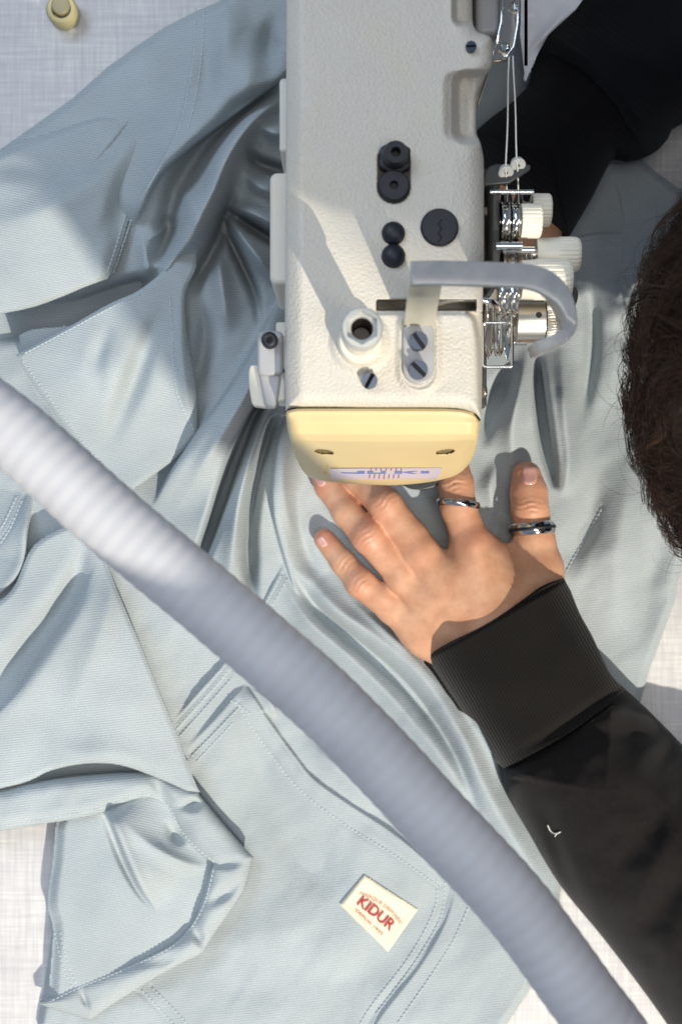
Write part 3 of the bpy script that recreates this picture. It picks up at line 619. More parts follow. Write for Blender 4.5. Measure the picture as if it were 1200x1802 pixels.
ZT = 0.2
mc = empty('sewing_machine', P(680, 400, ZT), 'ivory industrial sewing machine arm with yellowed end cover and tension knobs', 'sewing machine')
bp = [(505, -120), (830, -120), (831, 30)]+catmull([(832, 44), (840, 56), (854, 61), (864, 68), (866, 84), (866, 112), (858, 128), (846, 150), (839, 170)], 5)+\
     catmull([(838, 190), (838, 232), (845, 252), (850, 275), (851, 300)], 5)+[(851, 470), (849, 520)]+catmull([(848, 640), (847, 738)], 2)+\
     catmull([(846, 741), (838, 730), (822, 723), (800, 719.5), (760, 718.5)], 5)+catmull([(640, 718.5), (540, 718.5), (518, 719.5), (506, 723), (503, 727)], 5)+[(501, 640), (503, 300), (504, 125)]
def zbody(X, Y, D):
    r = 30.0; Z = ZT-0.0065*(1-np.sqrt(np.clip(1-(1-np.clip(D/r, 0, 1))**2, 0, 1)))
    Z += 0.00012*vnoise(X, Y, 45, 71)+0.0009*vnoise(X, Y, 190, 72)*sstep(0, 60, D)
    lf = sstep(535, 505, X)*0.002; Z -= lf                                                    # softly rolled left shoulder
    # relief beside the upper right corner
    g, _, _ = poly_sd(rrect(800, 128, 880, 250, 22), X, Y); Z -= 0.011*sstep(-8, 10, g)
    g, _, _ = poly_sd(rrect(786, 130, 830, 244, 16), X, Y); Z -= 0.0028*sstep(-9, 9, g)
    g, _, _ = poly_sd(rrect(798, -140, 880, 44, 14), X, Y); Z -= 0.009*sstep(-5, 7, g)
    Z -= 0.0025*sstep(60, 0, 851-X)*sstep(250, 300, Y)*sstep(520, 470, Y)
    # slot for the take-up
    g, _, _ = poly_sd(rrect(662, 527, 838, 547, 4), X, Y); Z -= 0.028*sstep(-1, 2.2, g)
    # front block: slightly raised, crisp rear edge
    g, _, _ = poly_sd([(690, 549)]+catmull([(812, 549), (828, 554), (836, 572), (842, 620), (846, 740)], 5)+[(846, 760), (480, 760), (480, 549)], X, Y)
    Z += 0.0012*sstep(0, 7, g)*sstep(560, 680, X); Z -= 0.012*sstep(3, -5, g)*sstep(815, 826, X)*sstep(546, 552, Y)
    # pads round the guard foot and the oil port
    g, _, _ = poly_sd(rrect(702, 540, 772, 690, 34), X, Y); Z += 0.0018*sstep(-9, 5, g); Z -= 0.0007*sstep(3, 8, g)
    g = np.hypot(X-634, Y-604); Z += 0.0016*sstep(58, 44, g)
    g, _, _ = poly_sd(rrect(664, 254, 721, 358, 28), X, Y); Z -= 0.006*sstep(-1, 2, g)
    return Z
arm = sheet('arm_casting', bp, zbody, 2.0, m_body, mc, skirt=.118)
ab = lambda x, y: float(zat(arm, x, y))
box = lambda name, x0, y0, x1, y1, zt, zb, m, par, r=4, bev=.001, **k: prism(name, rrect(x0, y0, x1, y1, r), zt, zb, m, par, bev, **k)
# slot interior and column beyond the frame
prism('slot_well', rrect(664, 529, 836, 545, 3), ZT-.0275, ZT-.034, m_void, mc, zproj=ZT)  # black box set in the slot, adds to its shade by colour
box('arm_column', 500, -700, 900, -118, .2, .0, m_side, mc, 30, .004); box('machine_bed', 480, -900, 940, -240, .0406, .012, m_side, mc, 20, .003)
prism('needle_head', rrect(530, 640, 812, 800, 30), .119, .085, m_side, mc, .003)
for nx in (688, 716): tube('needle', [P(nx, 815, .09), P(nx, 838, .022)], .0009, m_chr, mc, 8)
pb = P(700, 812, .1); tube('presser_bar', [P(702, 780, .11), P(704, 800, .03)], .0035, m_chrd, mc, 14)
prism('presser_foot', [(690, 835), (772, 835), (778, 846), (764, 858), (744, 863), (722, 860), (700, 850)], .030, .0255, m_brk, mc, .0008)
# left side covers
box('side_cover', 490, 124, 520, 256, .178, .12, m_side, mc, 7, .001, zproj=.186)
box('side_cover', 474, 298, 520, 496, .182, .12, m_side, mc, 13, .0015, zproj=.186)
box('side_cover', 484, 562, 516, 600, .172, .13, m_side, mc, 5, .001, zproj=.178)
# lifting lever on the left
lv = box('lever_bracket', 453, 582, 498, 660, .186, .176, m_gry, mc, 9, .0012)
box('hinge_block', 486, 590, 512, 650, .184, .16, m_side, mc, 4, .001)
box('hinge_block', 486, 654, 502, 706, .183, .16, m_side, mc, 3, .001)
prism('lever_arm', [(454, 650), (496, 648), (490, 700), (484, 716), (466, 716)], .184, .176, m_gry, mc, .001)
prism('lift_lever', catmull([(440, 645), (452, 643), (470, 650), (486, 700), (482, 716), (452, 715), (443, 708), (438, 670)], 3, True), .179, .172, m_knob, mc, .0012)
def screw(px, py, r, z, ang, m, par, h=.0035, slot=.22, name='screw', cross=False):
    c = P(px, py, z); R = S(r, z); bs = lathe(name, Vector((c.x, c.y, z-.001)), Vector((0, 0, 1)), [(0, R), (h*.75, R), (h*.8, R*.98)], m_slot, par, 32)
    ca, sa = math.cos(ang), math.sin(ang); vs = []; fs = []
    if cross:
        vs2, fs2 = lathe_geo(Vector((c.x, c.y, z)), Vector((0, 0, 1)), [(0, R), (h*.7, R), (h, R*.8), (h*1.12, R*.45), (h*.7, R*.3)], 28); lathe_o = mesh('screw_head', vs2, fs2, m, bs)
        for a in (ang, ang+math.pi/2):
            d = Vector((math.cos(a), math.sin(a), 0)); n = Vector((-d.y, d.x, 0)); t = Vector((c.x, c.y, z+h*1.13))
            mesh('recess', [t-d*R*.5-n*R*.09, t+d*R*.5-n*R*.09, t+d*R*.5+n*R*.09, t-d*R*.5+n*R*.09], [[0, 1, 2, 3]], m_slot, bs, False)
        return bs
    geos = []
    for sgn in (1, -1):
        s0 = slot; a0 = math.asin(s0); pts = [(math.cos(t)*R, math.sin(t)*R) for t in np.linspace(a0, math.pi-a0, 18)]
        pts = [(x, y*sgn) for x, y in pts]; 
        if sgn < 0: pts.reverse()
        q = [(x*ca-y*sa, x*sa+y*ca) for x, y in pts]; n = len(q); k = .93
        cxm = sum(p[0] for p in q)/n; cym = sum(p[1] for p in q)/n
        v = [Vector((c.x+x, c.y+y, z)) for x, y in q]+[Vector((c.x+x, c.y+y, z+h*.86)) for x, y in q]+[Vector((c.x+cxm+(x-cxm)*k, c.y+cym+(y-cym)*k, z+h)) for x, y in q]
        f = [list(range(2*n, 3*n))]+[[i, (i+1) % n, n+(i+1) % n, n+i] for i in range(n)]+[[n+i, n+(i+1) % n, 2*n+(i+1) % n, 2*n+i] for i in range(n)]
        geos.append((v, f))
    V, F_ = merge(geos); o = mesh('screw_head', V, F_, m, bs, True); o.data.set_sharp_from_angle(angle=math.radians(25)); return bs
screw(650, 671, 14, ab(650, 671), math.radians(62), m_steel, mc, .0038)
screw(828, 85, 9.5, ab(828, 85), math.radians(2), m_steel, mc, .0022, .14)
screw(475, 600, 14.5, .1862, .3, m_blk, mc, .004, cross=True)
# rubber plugs
def plug(px, py, r, h, name='rubber_plug', dome=False, hole=0):
    z = ab(px, py); c = P(px, py, z); R = S(r, z)
    pr = [(-.004, R), (h*.5, R), (h, R*.9)]
    if dome: pr = [(-.004, R)]+[(h*math.sin(t), R*math.cos(t)) for t in np.linspace(0, 1.5, 10)]
    if hole: pr += [(h, R*hole*1.15), (h*.9, R*hole), (-.003, R*hole)]
    return lathe(name, Vector((c.x, c.y, z)), Vector((0, 0, 1)), pr, m_blk, mc, 40)
plug(692, 411, 21, .0035, dome=True); plug(692, 451, 21.5, .0038, dome=True)
pl = plug(773, 401, 33.5, .0016)
for k in range(5):
    y0 = 386+k*8; x0 = 774+(-3 if k % 2 else 3); x1 = 774+(3 if k % 2 else -3)
    zz = ab(773, 401)+.0017; tube('crack', [P(x0, y0, zz), P(x1, y0+8, zz)], .0002, m_slot, pl, 4)
zr = ab(692, 300)
cz = P(692, 332, ZT-.004); lathe('rubber_plug', cz, Vector((0, 0, 1)), [(0, .0056), (.0045, .0056), (.0052, .005), (.0052, .0016), (.002, .0014)], m_blk, mc, 36)
cz = P(694, 283, ZT-.005); hexr = lambda i, j: 1-(.12*abs(math.sin(i*math.pi*6/36)) if j < 2 else 0)
hx = lathe('hose_nipple', cz, Vector((0, 0, 1)), [(0, .0062), (.005, .0062), (.0055, .0046), (.010, .0044), (.0115, .0038), (.0115, .0018), (.006, .0016)], m_blk, mc, 36, hexr)
prism('plug_seat', rrect(666, 256, 719, 356, 26), ZT-.0058, ZT-.012, speckle_mat('oily_brown_metal', (.10, .085, .045), .4, 300, .3, .0001), mc)
# oil filler: knurled collar, neck and hexagon mouth
z0 = ab(634, 600)-.0005; c0 = P(634, 604, z0); ax = Vector((.0, .0, 1))
kn = lambda i, j: 1-(.035 if i % 2 else 0)*(1 if j in (1, 2) else 0)
lathe('oil_cap_collar', c0, ax, [(0, .0078), (.001, .0082), (.0065, .0080), (.0075, .0072), (.0078, .0060)], m_knob, mc, 120, kn)
vn, fn = lathe_geo(c0, ax, [(0, .0058), (.030, .0056), (.0315, .0052)], 36); mesh('oil_neck', vn, fn[:-2], m_knob, mc)
cm = Vector((c0.x, c0.y, z0+.030))
nu, nv = 48, 0
ring = []
def mouth():
    vs = []; fs = []; n = 48; hexf = lambda a: math.cos(math.pi/6)/math.cos(((a+math.pi/6) % (math.pi/3))-math.pi/6)
    prof = [(0, .0060, 0), (0, .0068, 0), (.003, .0069, 0), (.0065, .0068, 0), (.0078, .0063, 0), (.0080, .0052, 1), (.0055, .0050, 1), (.0052, .0036, 0)]
    for t, r, hx_ in prof:
        for i in range(n):
            a = 2*math.pi*i/n+math.pi/2; rr = r*(hexf(a)/.93 if hx_ else 1)*(1-(.012 if (i % 2 and r > .0065) else 0)); vs.append(cm+Vector((rr*math.cos(a), rr*math.sin(a), t)))
    for j in range(len(prof)-1):
        for i in range(n): k = (i+1) % n; fs.append([j*n+i, j*n+k, (j+1)*n+k, (j+1)*n+i])
    o = mesh('oil_mouth', vs, fs, m_nyl, mc); o.data.set_sharp_from_angle(angle=math.radians(30)); return o
mouth(); vb, fb = lathe_geo(cm+Vector((0, 0, .0053)), Vector((0, 0, -1)), [(0, .00365), (.018, .0033)], 40); ob = mesh('oil_well', vb, fb[:-2], mat('oil_brown', (.07, .045, .03), .35)[0], mc); 
lathe('oil_bore', cm-Vector((0, 0, .0135)), ax, [(0, .0033), (.001, .0029)], speckle_mat('brown_oil', (.05, .03, .02), .3, 60, .3, 0), mc, 24)

# yellowed end cover
yp = catmull([(503, 727.5), (506, 723.5), (518, 720), (540, 719), (640, 719), (760, 719), (800, 720), (822, 723.5), (838, 730.5), (845, 741)], 5)+\
     catmull([(843, 760), (838, 786), (831, 806), (820, 822), (802, 836), (770, 845), (724, 851), (680, 853), (620, 850), (560, 843), (538, 834), (526, 816), (516, 790), (507, 760)], 5)
py_ = [715, 722, 745, 765, 777, 788, 800, 815, 830, 845, 860]; pz_ = [.2, .1985, .1972, .1945, .190, .182, .172, .158, .143, .128, .115]
def zyel(X, Y, D):
    yy = Y+14*np.clip(np.abs(X-676)/165, 0, 1)**4*sstep(760, 800, Y); Z = np.interp(yy, py_, pz_)
    Z -= .006*(1-np.sqrt(np.clip(1-(1-np.clip(D/22, 0, 1))**2, 0, 1)))*sstep(722, 745, Y); Z -= .002*sstep(5, 0, D)
    g, _, _ = poly_sd([(578, 822), (783, 821), (771, 846), (586, 848)], X, Y); Z += .0012*sstep(-1, 3, g)
    for cx in (570, 783): Z -= .009*sstep(1.0, .75, np.hypot((X-cx)/18, (Y-795-(X-cx)*(.12 if cx == 570 else -.12))/4.6))
    g, _, _ = poly_sd(rrect(569, 816, 578, 834, 2), X, Y); Z -= .003*sstep(0, 3, g)
    return Z
ye = sheet('end_cover', yp, zyel, 1.5, m_yel, mc, skirt=.10)
m_sp = speckle_mat('brown_recess', (.20, .15, .07), .8, 900, .4, 0)  # speckled brown for the screw hole discs
prism('seam_gasket', [(x, y-1.2) for x, y in catmull([(502, 728), (506, 723), (518, 719.5), (540, 718.5), (640, 718.5), (760, 718.5), (800, 719.5), (822, 723), (838, 730), (846, 741)], 5)]+[(836, 734), (510, 734)], .1955, .15, m_void, mc)
ys = lambda x, y: float(zat(ye, x, y))
m_bdg, _, _ = mat('badge_lavender', (.62, .56, .66), .3); m_blu, _, _ = mat('badge_blue', (.10, .20, .55), .3); m_brn, _, _ = mat('badge_brown', (.30, .16, .16), .4)
bq = [(581, 824.5), (779, 823.5), (769, 843), (583.5, 843.5)]
bd = sheet('badge', bq, lambda X, Y, D: zat(ye, X, Y)+.0006+.0003*sstep(0, 2, D), 1.2, m_bdg, ye.obj)
def bl(poly, name='badge_letter', m=m_blu):
    vs = [P(x, y, float(zat(bd, x, y))+.0005) for x, y in poly]; o = mesh(name, vs, [list(range(len(vs)))[::-1]], m, bd.obj, False)
    if o.data.polygons[0].normal.y > 0 and o.data.polygons[0].normal.z < 0: o.data.flip_normals()
    return o
yb = lambda x: 833.0-.000*(x-680)
def q4(x0, x1, y0, y1, sk=0): return [(x0+sk, y0), (x1+sk, y0), (x1, y1), (x0, y1)]
# J
bl([(629, 829.2), (642, 829.2), (641.5, 834), (628, 834)]); bl([(600, 831.4), (629, 831.9), (628, 834), (601, 833)])
# U
bl(q4(646, 657, 829.2, 834)); bl(q4(655, 672, 832.2, 834)); bl(q4(670, 679, 829.2, 834))
# K
bl(q4(694, 708, 829.2, 834)); bl([(708, 831), (726, 829.2), (737, 829.2), (716, 831.8)]); bl([(708, 831.6), (718, 831.2), (735, 834), (722, 834)])
bl(q4(681, 692, 829.2, 834)) if False else None
# I
bl(q4(740, 755, 829.2, 833.4))
for k in range(7):
    x = 652+k*8.8; bl([(x, 824.8), (x+2.2, 824.8), (x+1.8, 828.6), (x-.4, 828.6)], 'badge_stripe', m_brn); x2 = 649+k*8.5; bl([(x2+.6, 835), (x2+2.8, 835), (x2+1.8, 841+2-abs(k-3)*.5), (x2-.4, 841+2-abs(k-3)*.5)], 'badge_stripe', m_brn)
for cx, sl in ((570, .1), (783, -.1)):
    pts = [(cx+16*math.cos(t), 795+math.sin(t)*4+16*math.cos(t)*sl) for t in np.linspace(0, 2*math.pi, 20)[:-1]]
    vs = [P(x, y, ys(x, y)+.0002) for x, y in pts]; mesh('screw_hole', vs, [list(range(len(vs)))[::-1]], m_sp, mc, False)

# thread guard: foot plate, upright and hooked bar
gd = empty('guard_root', P(737, 620, ZT), None, None); gd.name = 'thread_guard'; gd.parent = mc; gd.location = gd.location-mc.location
zf_ = ab(737, 640)
prism('foot_plate', rrect(709, 560, 764, 676, 27), zf_+.0022, zf_-.001, m_gry, gd, .0006)
for sy, an in ((602, -55), (652, -45)): screw(735, sy, 16.5, zf_+.0024, math.radians(an), m_steel, gd, .0042, .2)
def sweep_box(name, st, m, par, bev=.0012):
    """st: list of (centre, half-vector a, half-vector b)"""
    vs = []; fs = []
    for c, a, b_ in st: vs += [c-a-b_, c+a-b_, c+a+b_, c-a+b_]
    for i in range(len(st)-1):
        for k in range(4): q = (k+1) % 4; fs.append([i*4+k, i*4+q, i*4+4+q, i*4+4+k])
    fs.append([3, 2, 1, 0]); n = (len(st)-1)*4; fs.append([n, n+1, n+2, n+3])
    o = mesh(name, vs, fs, m, par, True); bm = bmesh.new(); bm.from_mesh(o.data); bmesh.ops.recalc_face_normals(bm, faces=bm.faces); bm.to_mesh(o.data); bm.free()
    bevel(o, bev, 3, 50); return o
ex = Vector((1, 0, 0)); 
up = [(P(737, 572, zf_+.001), ex*.0056, Vector((0, .0008, .0008))), (P(741, 545, zf_+.014), ex*.0054, Vector((0, .0011, .0003))), (P(746, 512, zf_+.030), ex*.0054, Vector((0, .0012, .0002))), (P(750, 490, zf_+.040), ex*.0052, Vector((0, .0014, 0)))]
sweep_box('upright', up, speckle_mat('cream_enamel', (.56, .53, .43), .3, 60, .1, 0), gd)
zbar = zf_+.040
bar_px = [(722, 482), (760, 481), (820, 482), (880, 484), (925, 487), (958, 497), (982, 520), (993, 548), (996, 575), (986, 594), (962, 608), (936, 617)]
bc = [p for p in catmull(bar_px, 5)]; st = []
for i, p in enumerate(bc):
    a = bc[max(i-1, 0)]; c = bc[min(i+1, len(bc)-1)]; d = (c-a)/np.hypot(*(c-a)); n = Vector((d[1], d[0], 0)); nrm = Vector((-d[1]*-1, d[0]*1, 0))
    k = i/(len(bc)-1); tw = sstep(.45, .72, k); half = S(22*(1-tw)+11*tw, zbar); zz = zbar-.0075*tw-.004*max(0, k-.7)/.3
    nn = Vector((-d[1], -d[0], 0)); nn.normalize(); hv = .0012*(1-tw)+.0085*tw
    st.append((P(p[0], p[1], zz), nn*half, Vector((0, 0, hv))))
sweep_box('guard_bar', st, m_guard, gd, .0006)

# chrome take-up links at the top right
tk = empty('take_up_linkage', P(892, 60, .17), None, None); tk.parent = mc; tk.location = tk.location-mc.location
prism('link_plate', [(884, -60), (916, -60), (916, 40), (908, 84), (900, 100), (880, 108), (866, 110), (866, 92), (874, 70), (884, 30)], .176, .173, m_chrd, tk, .0004)
tube('link_rod', [P(886, -60, .180), P(882, 40, .180), (P(872, 84, .180)), P(860, 92, .178)], .0007, m_chr, tk)
tube('link_rod', [P(912, -60, .180), P(911, 40, .180), P(904, 82, .180), P(892, 98, .179), P(880, 104, .179)], .0006, m_chr, tk)
for x, y, r in ((886, 86, 9), (904, 14, 10)): c = P(x, y, .176); lathe('rivet', c, Vector((0, 0, 1)), [(0, S(r, .176)), (.0016, S(r, .176)), (.0022, S(r*.7, .176)), (.0012, S(r*.5, .176))], m_chr, tk, 24)
box('link_cover', 838, -100, 880, 60, .172, .12, m_gry, mc, 12, .002)
tube('edge_rail', [P(925, -60, .12), P(925, 115, .12)], .0007, m_void, mc)

# tension assembly on the right flank
tn = empty('tension_assembly', P(900, 420, .17), None, None); tn.parent = mc; tn.location = tn.location-mc.location
prism('bracket_flange', [(852, 306), (860, 292), (874, 288), (932, 289), (934, 296), (908, 314), (896, 322), (852, 326)], .176, .1735, m_brk, tn, .0005)
prism('bracket_plate', rrect(866, 300, 879, 500, 3), .174, .135, m_brk, tn, .0005)
prism('bracket_back', rrect(846, 296, 870, 500, 4), .150, .125, m_brk, tn, .0005)
prism('bracket_back', rrect(843, 498, 856, 716, 3), .148, .125, m_brk, tn, .0005)
for x, y in ((889, 301), (910, 288)):
    c = P(x, y, .176); lathe('eyelet', c, Vector((.1, -.75, .66)), [(-.001, .0024), (0, .0024), (.0006, .0029), (.0012, .0029), (.0016, .0024), (.0016, .0007), (0, .0006)], m_nyl, tn, 28)
pin = lambda x0, x1, y, z, r, m=m_chr, nm='guide_pin': lathe(nm, P(x0, y, z), ex, [(0, r), ((P(x1, y, z)-P(x0, y, z)).x, r)], m, tn, 16)
pin(862, 938, 338, .176, .0009); pin(872, 918, 433, .178, .0016); pin(884, 940, 440, .176, .0013); pin(868, 930, 392, .168, .0022, m_chrd); pin(868, 940, 370, .160, .002, m_chrd)
def disc(x, y, z, r, w, m=m_chr, flip=1, nm='tension_disc'):
    c = P(x, y, z); R = S(r, z)
    return lathe(nm, c, ex*flip, [(0, R*.25), (.0003, R*.55), (.0014*w, R*.86), (.0026*w, R), (.0029*w, R), (.0018*w, R*.86), (.0008, R*.55), (.0006, R*.25)], m, tn, 40, None, 25)
for x, f in ((880, 1), (893, -1), (897, 1), (911, -1)): disc(x, 392, .170, 37, 1.0, m_chr, f)
for x, f in ((884, 1), (896, -1), (902, 1)): disc(x, 371, .158, 35, 1.0, m_chrd, f)
for x, f in ((884, 1), (896, -1), (901, 1), (912, -1)): disc(x, 465, .166, 34, 1.0, m_chrd, f)
for x, f in ((876, 1), (888, -1), (893, 1), (905, -1)): disc(x, 520, .170, 38, 1.1, m_chr, f)
def spring(x0, x1, y, z, r, turns=4, nm='tension_spring'):
    a = P(x0, y, z); b_ = P(x1, y, z); R = S(r, z); pts = []
    for k in range(turns*14+1):
        t = k/(turns*14); th = 2*math.pi*turns*t; rr = R*(.55+.45*t); pts.append(a+(b_-a)*t+Vector((0, math.cos(th)*rr, math.sin(th)*rr)))
    tube(nm, pts, .00045, m_chr, tn, 6)
spring(903, 918, 392, .170, 22); spring(903, 940, 462, .168, 22); spring(905, 925, 500, .172, 22)
def knob(x0, x1, y, z, r, smooth_part=0.0, nm='tension_knob'):
    a = P(x0, y, z); Lx = (P(x1, y, z)-a).x; R = S(r, z); n = 96
    rb = lambda i, j: 1-(.055 if (i % 4 < 1) else 0)*(1 if 3 <= j <= 6 else 0)
    t0 = max(smooth_part, .06)
    lathe(nm, a, ex, [(0, R*.80), (.0, R*.93), (Lx*(t0-.05), R*.97), (Lx*t0, R), (Lx*.5 if t0 < .5 else Lx*(t0+.05), R), (Lx*.84, R), (Lx*.93, R*.975), (Lx, R*.88), (Lx, R*.6), (Lx*.9, R*.5)], m_knob, tn, n, rb, 22)
    lathe('knob_shaft', a-ex*.003, ex, [(0, R*.5), (.0035, R*.5)], m_chrd, tn, 20)
knob(934, 968, 370, .158, 29); knob(915, 951, 389, .172, 30)
knob(942, 1018, 448, .166, 31, .55); knob(916, 1003, 492, .174, 36, .3)
# pretension barrel with knurled ring below the guard
a = P(905, 566, .160); L1 = (P(955, 566, .160)-a).x; R = S(37, .160)
br = lathe('barrel', a, ex, [(0, R*.93), (.0004, R), (L1, R), (L1+.0002, R*.9)], m_sat, tn, 64)
knr = lambda i, j: 1-(.05 if i % 2 else 0)
lathe('knurled_ring', a+ex*(L1+.0006), ex, [(0, R*.95), (.0018, R*1.0), (.0042, R*.95)], m_sat, tn, 90, knr)
lathe('lock_nut', a+ex*(L1+.0052), ex, [(0, R*.8), (0, R*.88), (.004, R*.86), (.0045, R*.7)], m_chr, tn, 70, knr)
lathe('barrel_gap', a+ex*(L1-.0004), ex, [(0, R*.8), (.0062, R*.8)], m_void, tn, 32)
sc_ = P(942, 560, .160); lathe('set_screw', sc_+Vector((0, 0, R*.985)), Vector((0, 0, 1)), [(0, .0012), (.0004, .0011)], m_slot, br, 20)
prism('thumb_plate', catmull([(992, 508), (1008, 503), (1016, 512), (1015, 530), (1002, 556), (994, 556)], 4, True), .150, .147, m_brk, tn, .0004)
# check springs and the rectangular wire finger
for k, (x, y0, z) in enumerate(((856, 528, .176), (866, 530, .172), (872, 532, .168), (880, 540, .165))):
    tube('check_spring', [P(x, y0, z), P(x+2, 560, z-.004), P(x-4+k*3, 600, z-.01), P(x+6+k, 625, z-.016), P(x+10+k, 612, z-.018), P(x+12, 580, z-.012)], .00055, m_chr, tn)
tube('take_up_wire', catmull([(*p,) for p in [tuple(P(770, 535, .190)), tuple(P(800, 527, .192)), tuple(P(840, 527, .192)), tuple(P(868, 533, .190)), tuple(P(876, 545, .182))]], 6), .0012, m_chr, tn, 10)
wl = rrect(850, 568, 901, 646, 6, 4); wl = [P(x, y, .172-.006*(y-568)/80) for x, y in wl]; wl.append(wl[0]); wl.append(wl[1])
tube('wire_finger', wl, .00065, m_chr, tn, 8)
pin(902, 926, 603, .158, .0011); pin(872, 905, 552, .168, .0009)
prism('guide_plate', [(852, 545), (868, 540), (872, 600), (860, 632), (850, 610)], .150, .148, m_chrd, tn, .0003)
prism('guide_plate', [(884, 548), (898, 548), (900, 600), (892, 640), (884, 610)], .152, .150, m_chr, tn, .0003)
tube('side_screw', [P(848, 690, .160), P(856, 690, .160)], .0022, m_chrd, tn, 16)
c = P(858, 375, .152); lathe('hex_bolt', c, Vector((0, 0, 1)), [(0, .0024), (.003, .0024), (.0034, .002)], m_chrd, tn, 6)
for k, (x0, y0) in enumerate(((855, 460), (860, 390), (856, 440))): c = P(x0, y0, .1505); lathe('washer', c, Vector((0, 0, 1)), [(0, .0022), (.001, .0022), (.001, .001)], m_brk, tn, 20)

# two threads running down to the tension eyelets
m_th, _, _ = mat('white_thread', (.80, .78, .72), .7)
for (xs, ys_), lb in ((((896, 100), (890, 301)), 'white sewing thread running to the nearer left eyelet of the tension bracket'), (((903, 98), (910, 288)), 'white sewing thread running to the farther right eyelet of the tension bracket')):
    a = P(*xs, .180); b_ = P(*ys_, .1785); e = P(ys_[0]+2, 350, .166)
    sag = [a.lerp(b_, t)+Vector((.00018*math.sin(t*7+xs[0]), 0, -.0012*math.sin(math.pi*t))) for t in np.linspace(0, 1, 24)]+[b_.lerp(e, t) for t in np.linspace(.1, 1, 6)]+[P(ys_[0]+1, 366, .168)]
    o = tube('thread', sag, .00027, m_th, None, 6); tag(o, lb, 'thread')
# ------------------------------------------------------------------ person: arms, hand, hair
pe = empty('person', P(1000, 950, .02), 'dark haired person in black sweatshirt guiding the cloth with a ringed left hand', 'person')
def smin(a, b, k):
    h = np.clip(.5+.5*(b-a)/k, 0, 1); return b*(1-h)+a*h-k*h*(1-h)
def cone(G, a, b, ra, rb):
    a = np.array(a); b = np.array(b); ab_ = b-a; t = np.clip(((G-a)@ab_)/(ab_@ab_), 0, 1)
    return np.linalg.norm(G-a-t[..., None]*ab_, axis=-1)-(ra+(rb-ra)*t)
def J(px, py, z): v = P(px, py, z); return (v.x, v.y, v.z)
def sdf_mesh(fn, lo, hi, h):
    ax = [np.arange(lo[k], hi[k]+h, h) for k in range(3)]; G = np.stack(np.meshgrid(*ax, indexing='ij'), -1)
    return surface_nets(fn(G), lo, h)
def chain(G, js, k=.0025):
    d = None
    for (a, ra), (b, rb) in zip(js[:-1], js[1:]):
        c = cone(G, a, b, ra, rb); d = c if d is None else smin(d, c, k)
    return d
mm = .001
FING = {
 'pinky': [(J(571, 949, .0165), 5.6), (J(604, 990, .0215), 6.3), (J(634, 1026, .0255), 7.5), (J(690, 1070, .0245), 8.0), (J(745, 1112, .024), 10)],
 'ring': [(J(552, 800, .013), 5.5), (J(578, 856, .019), 6.9), (J(610, 902, .025), 7.3), (J(647, 944, .0305), 8.3), (J(706, 1008, .028), 8.6), (J(770, 1075, .026), 11)],
 'middle': [(J(588, 790, .013), 6), (J(632, 845, .022), 7.6), (J(678, 888, .031), 8.6), (J(722, 946, .031), 9), (J(738, 972, .031), 9.6), (J(800, 1060, .028), 12)],
 'index': [(J(782, 740, .014), 6.5), (J(794, 800, .022), 7.8), (J(802, 852, .028), 8.8), (J(806, 892, .030), 9.0), (J(828, 955, .030), 9.6), (J(858, 1040, .028), 12)],
 'thumb': [(J(926, 838, .019), 7.6), (J(930, 868, .021), 9.2), (J(932, 896, .022), 9.2), (J(940, 950, .023), 10.0), (J(950, 1000, .024), 11.5), (J(930, 1075, .026), 15)]}
def hand(G):
    f = None
    for n, js in FING.items():
        c = chain(G, [(j, r*mm*(.95 if n != 'thumb' else .97)) for j, r in js]); f = c if f is None else smin(f, c, .0012 if n != 'thumb' else .004)
    W0 = J(900, 1130, .027); palm = None
    for a, ra, b, rb in ((J(740, 1105, .022), 9.5, W0, 15), (J(770, 1060, .026), 12, W0, 18), (J(800, 1030, .029), 12.5, W0, 18), (J(842, 990, .029), 12, W0, 17), (J(930, 1050, .026), 13.5, W0, 17),
                         (J(765, 1130, .021), 8, J(860, 1180, .026), 14), (J(880, 1010, .024), 7.5, J(940, 1050, .026), 11), (W0, 15, J(980, 1260, .026), 12), (J(980, 1260, .026), 12, J(1180, 1600, .032), 15)):
        c = cone(G, a, b, ra*mm, rb*mm); palm = c if palm is None else smin(palm, c, .014)
    palm = smin(palm, cone(G, J(858, 960, .024), J(908, 1000, .022), .0052, .0062), .006)
    d = smin(f, palm, .007)
    for (x, y, z), r in (((833, 950, .0352), 5), ((738, 970, .0352), 5), ((700, 1018, .0310), 4.4), ((672, 1052, .0278), 3.6), ((677, 886, .0346), 5), ((647, 942, .0334), 5), ((635, 1027, .0280), 4), ((932, 893, .0255), 5.4)):
        p = np.array(J(x, y, z)); d = smin(d, np.linalg.norm(G-p, axis=-1)-r*mm, .005)
    for a, b in (((836, 965, .0385), (862, 1080, .0395)), ((742, 985, .0368), (812, 1090, .0392)), ((704, 1030, .0325), (780, 1110, .036))):   # tendons
        d = smin(d, cone(G, J(*a), J(*b), .0026, .003), .005)
    # creases over the joints
    X, Y, Z = G[..., 0], G[..., 1], G[..., 2]; s = (H-Z)/FP; px = X/s+CX; py = CY-Y/s
    for (x, y), dr, hw in (((647, 944), (62, 64), 20), ((676, 887), (55, 60), 22), ((636, 1027), (62, 55), 15), ((932, 892), (3, 60), 26), ((606, 992), (55, 60), 13), ((800, 852), (10, 60), 24)):
        n = math.hypot(*dr); u = ((px-x)*dr[0]+(py-y)*dr[1])/n; v = (-(px-x)*dr[1]+(py-y)*dr[0])/n
        w = np.exp(-(v/hw)**2-(u/13)**2); d = d+.0005*w*np.cos((u+2.5*np.sin(v/6+x))/2.3*1.6)*(Z > .015)
    return d
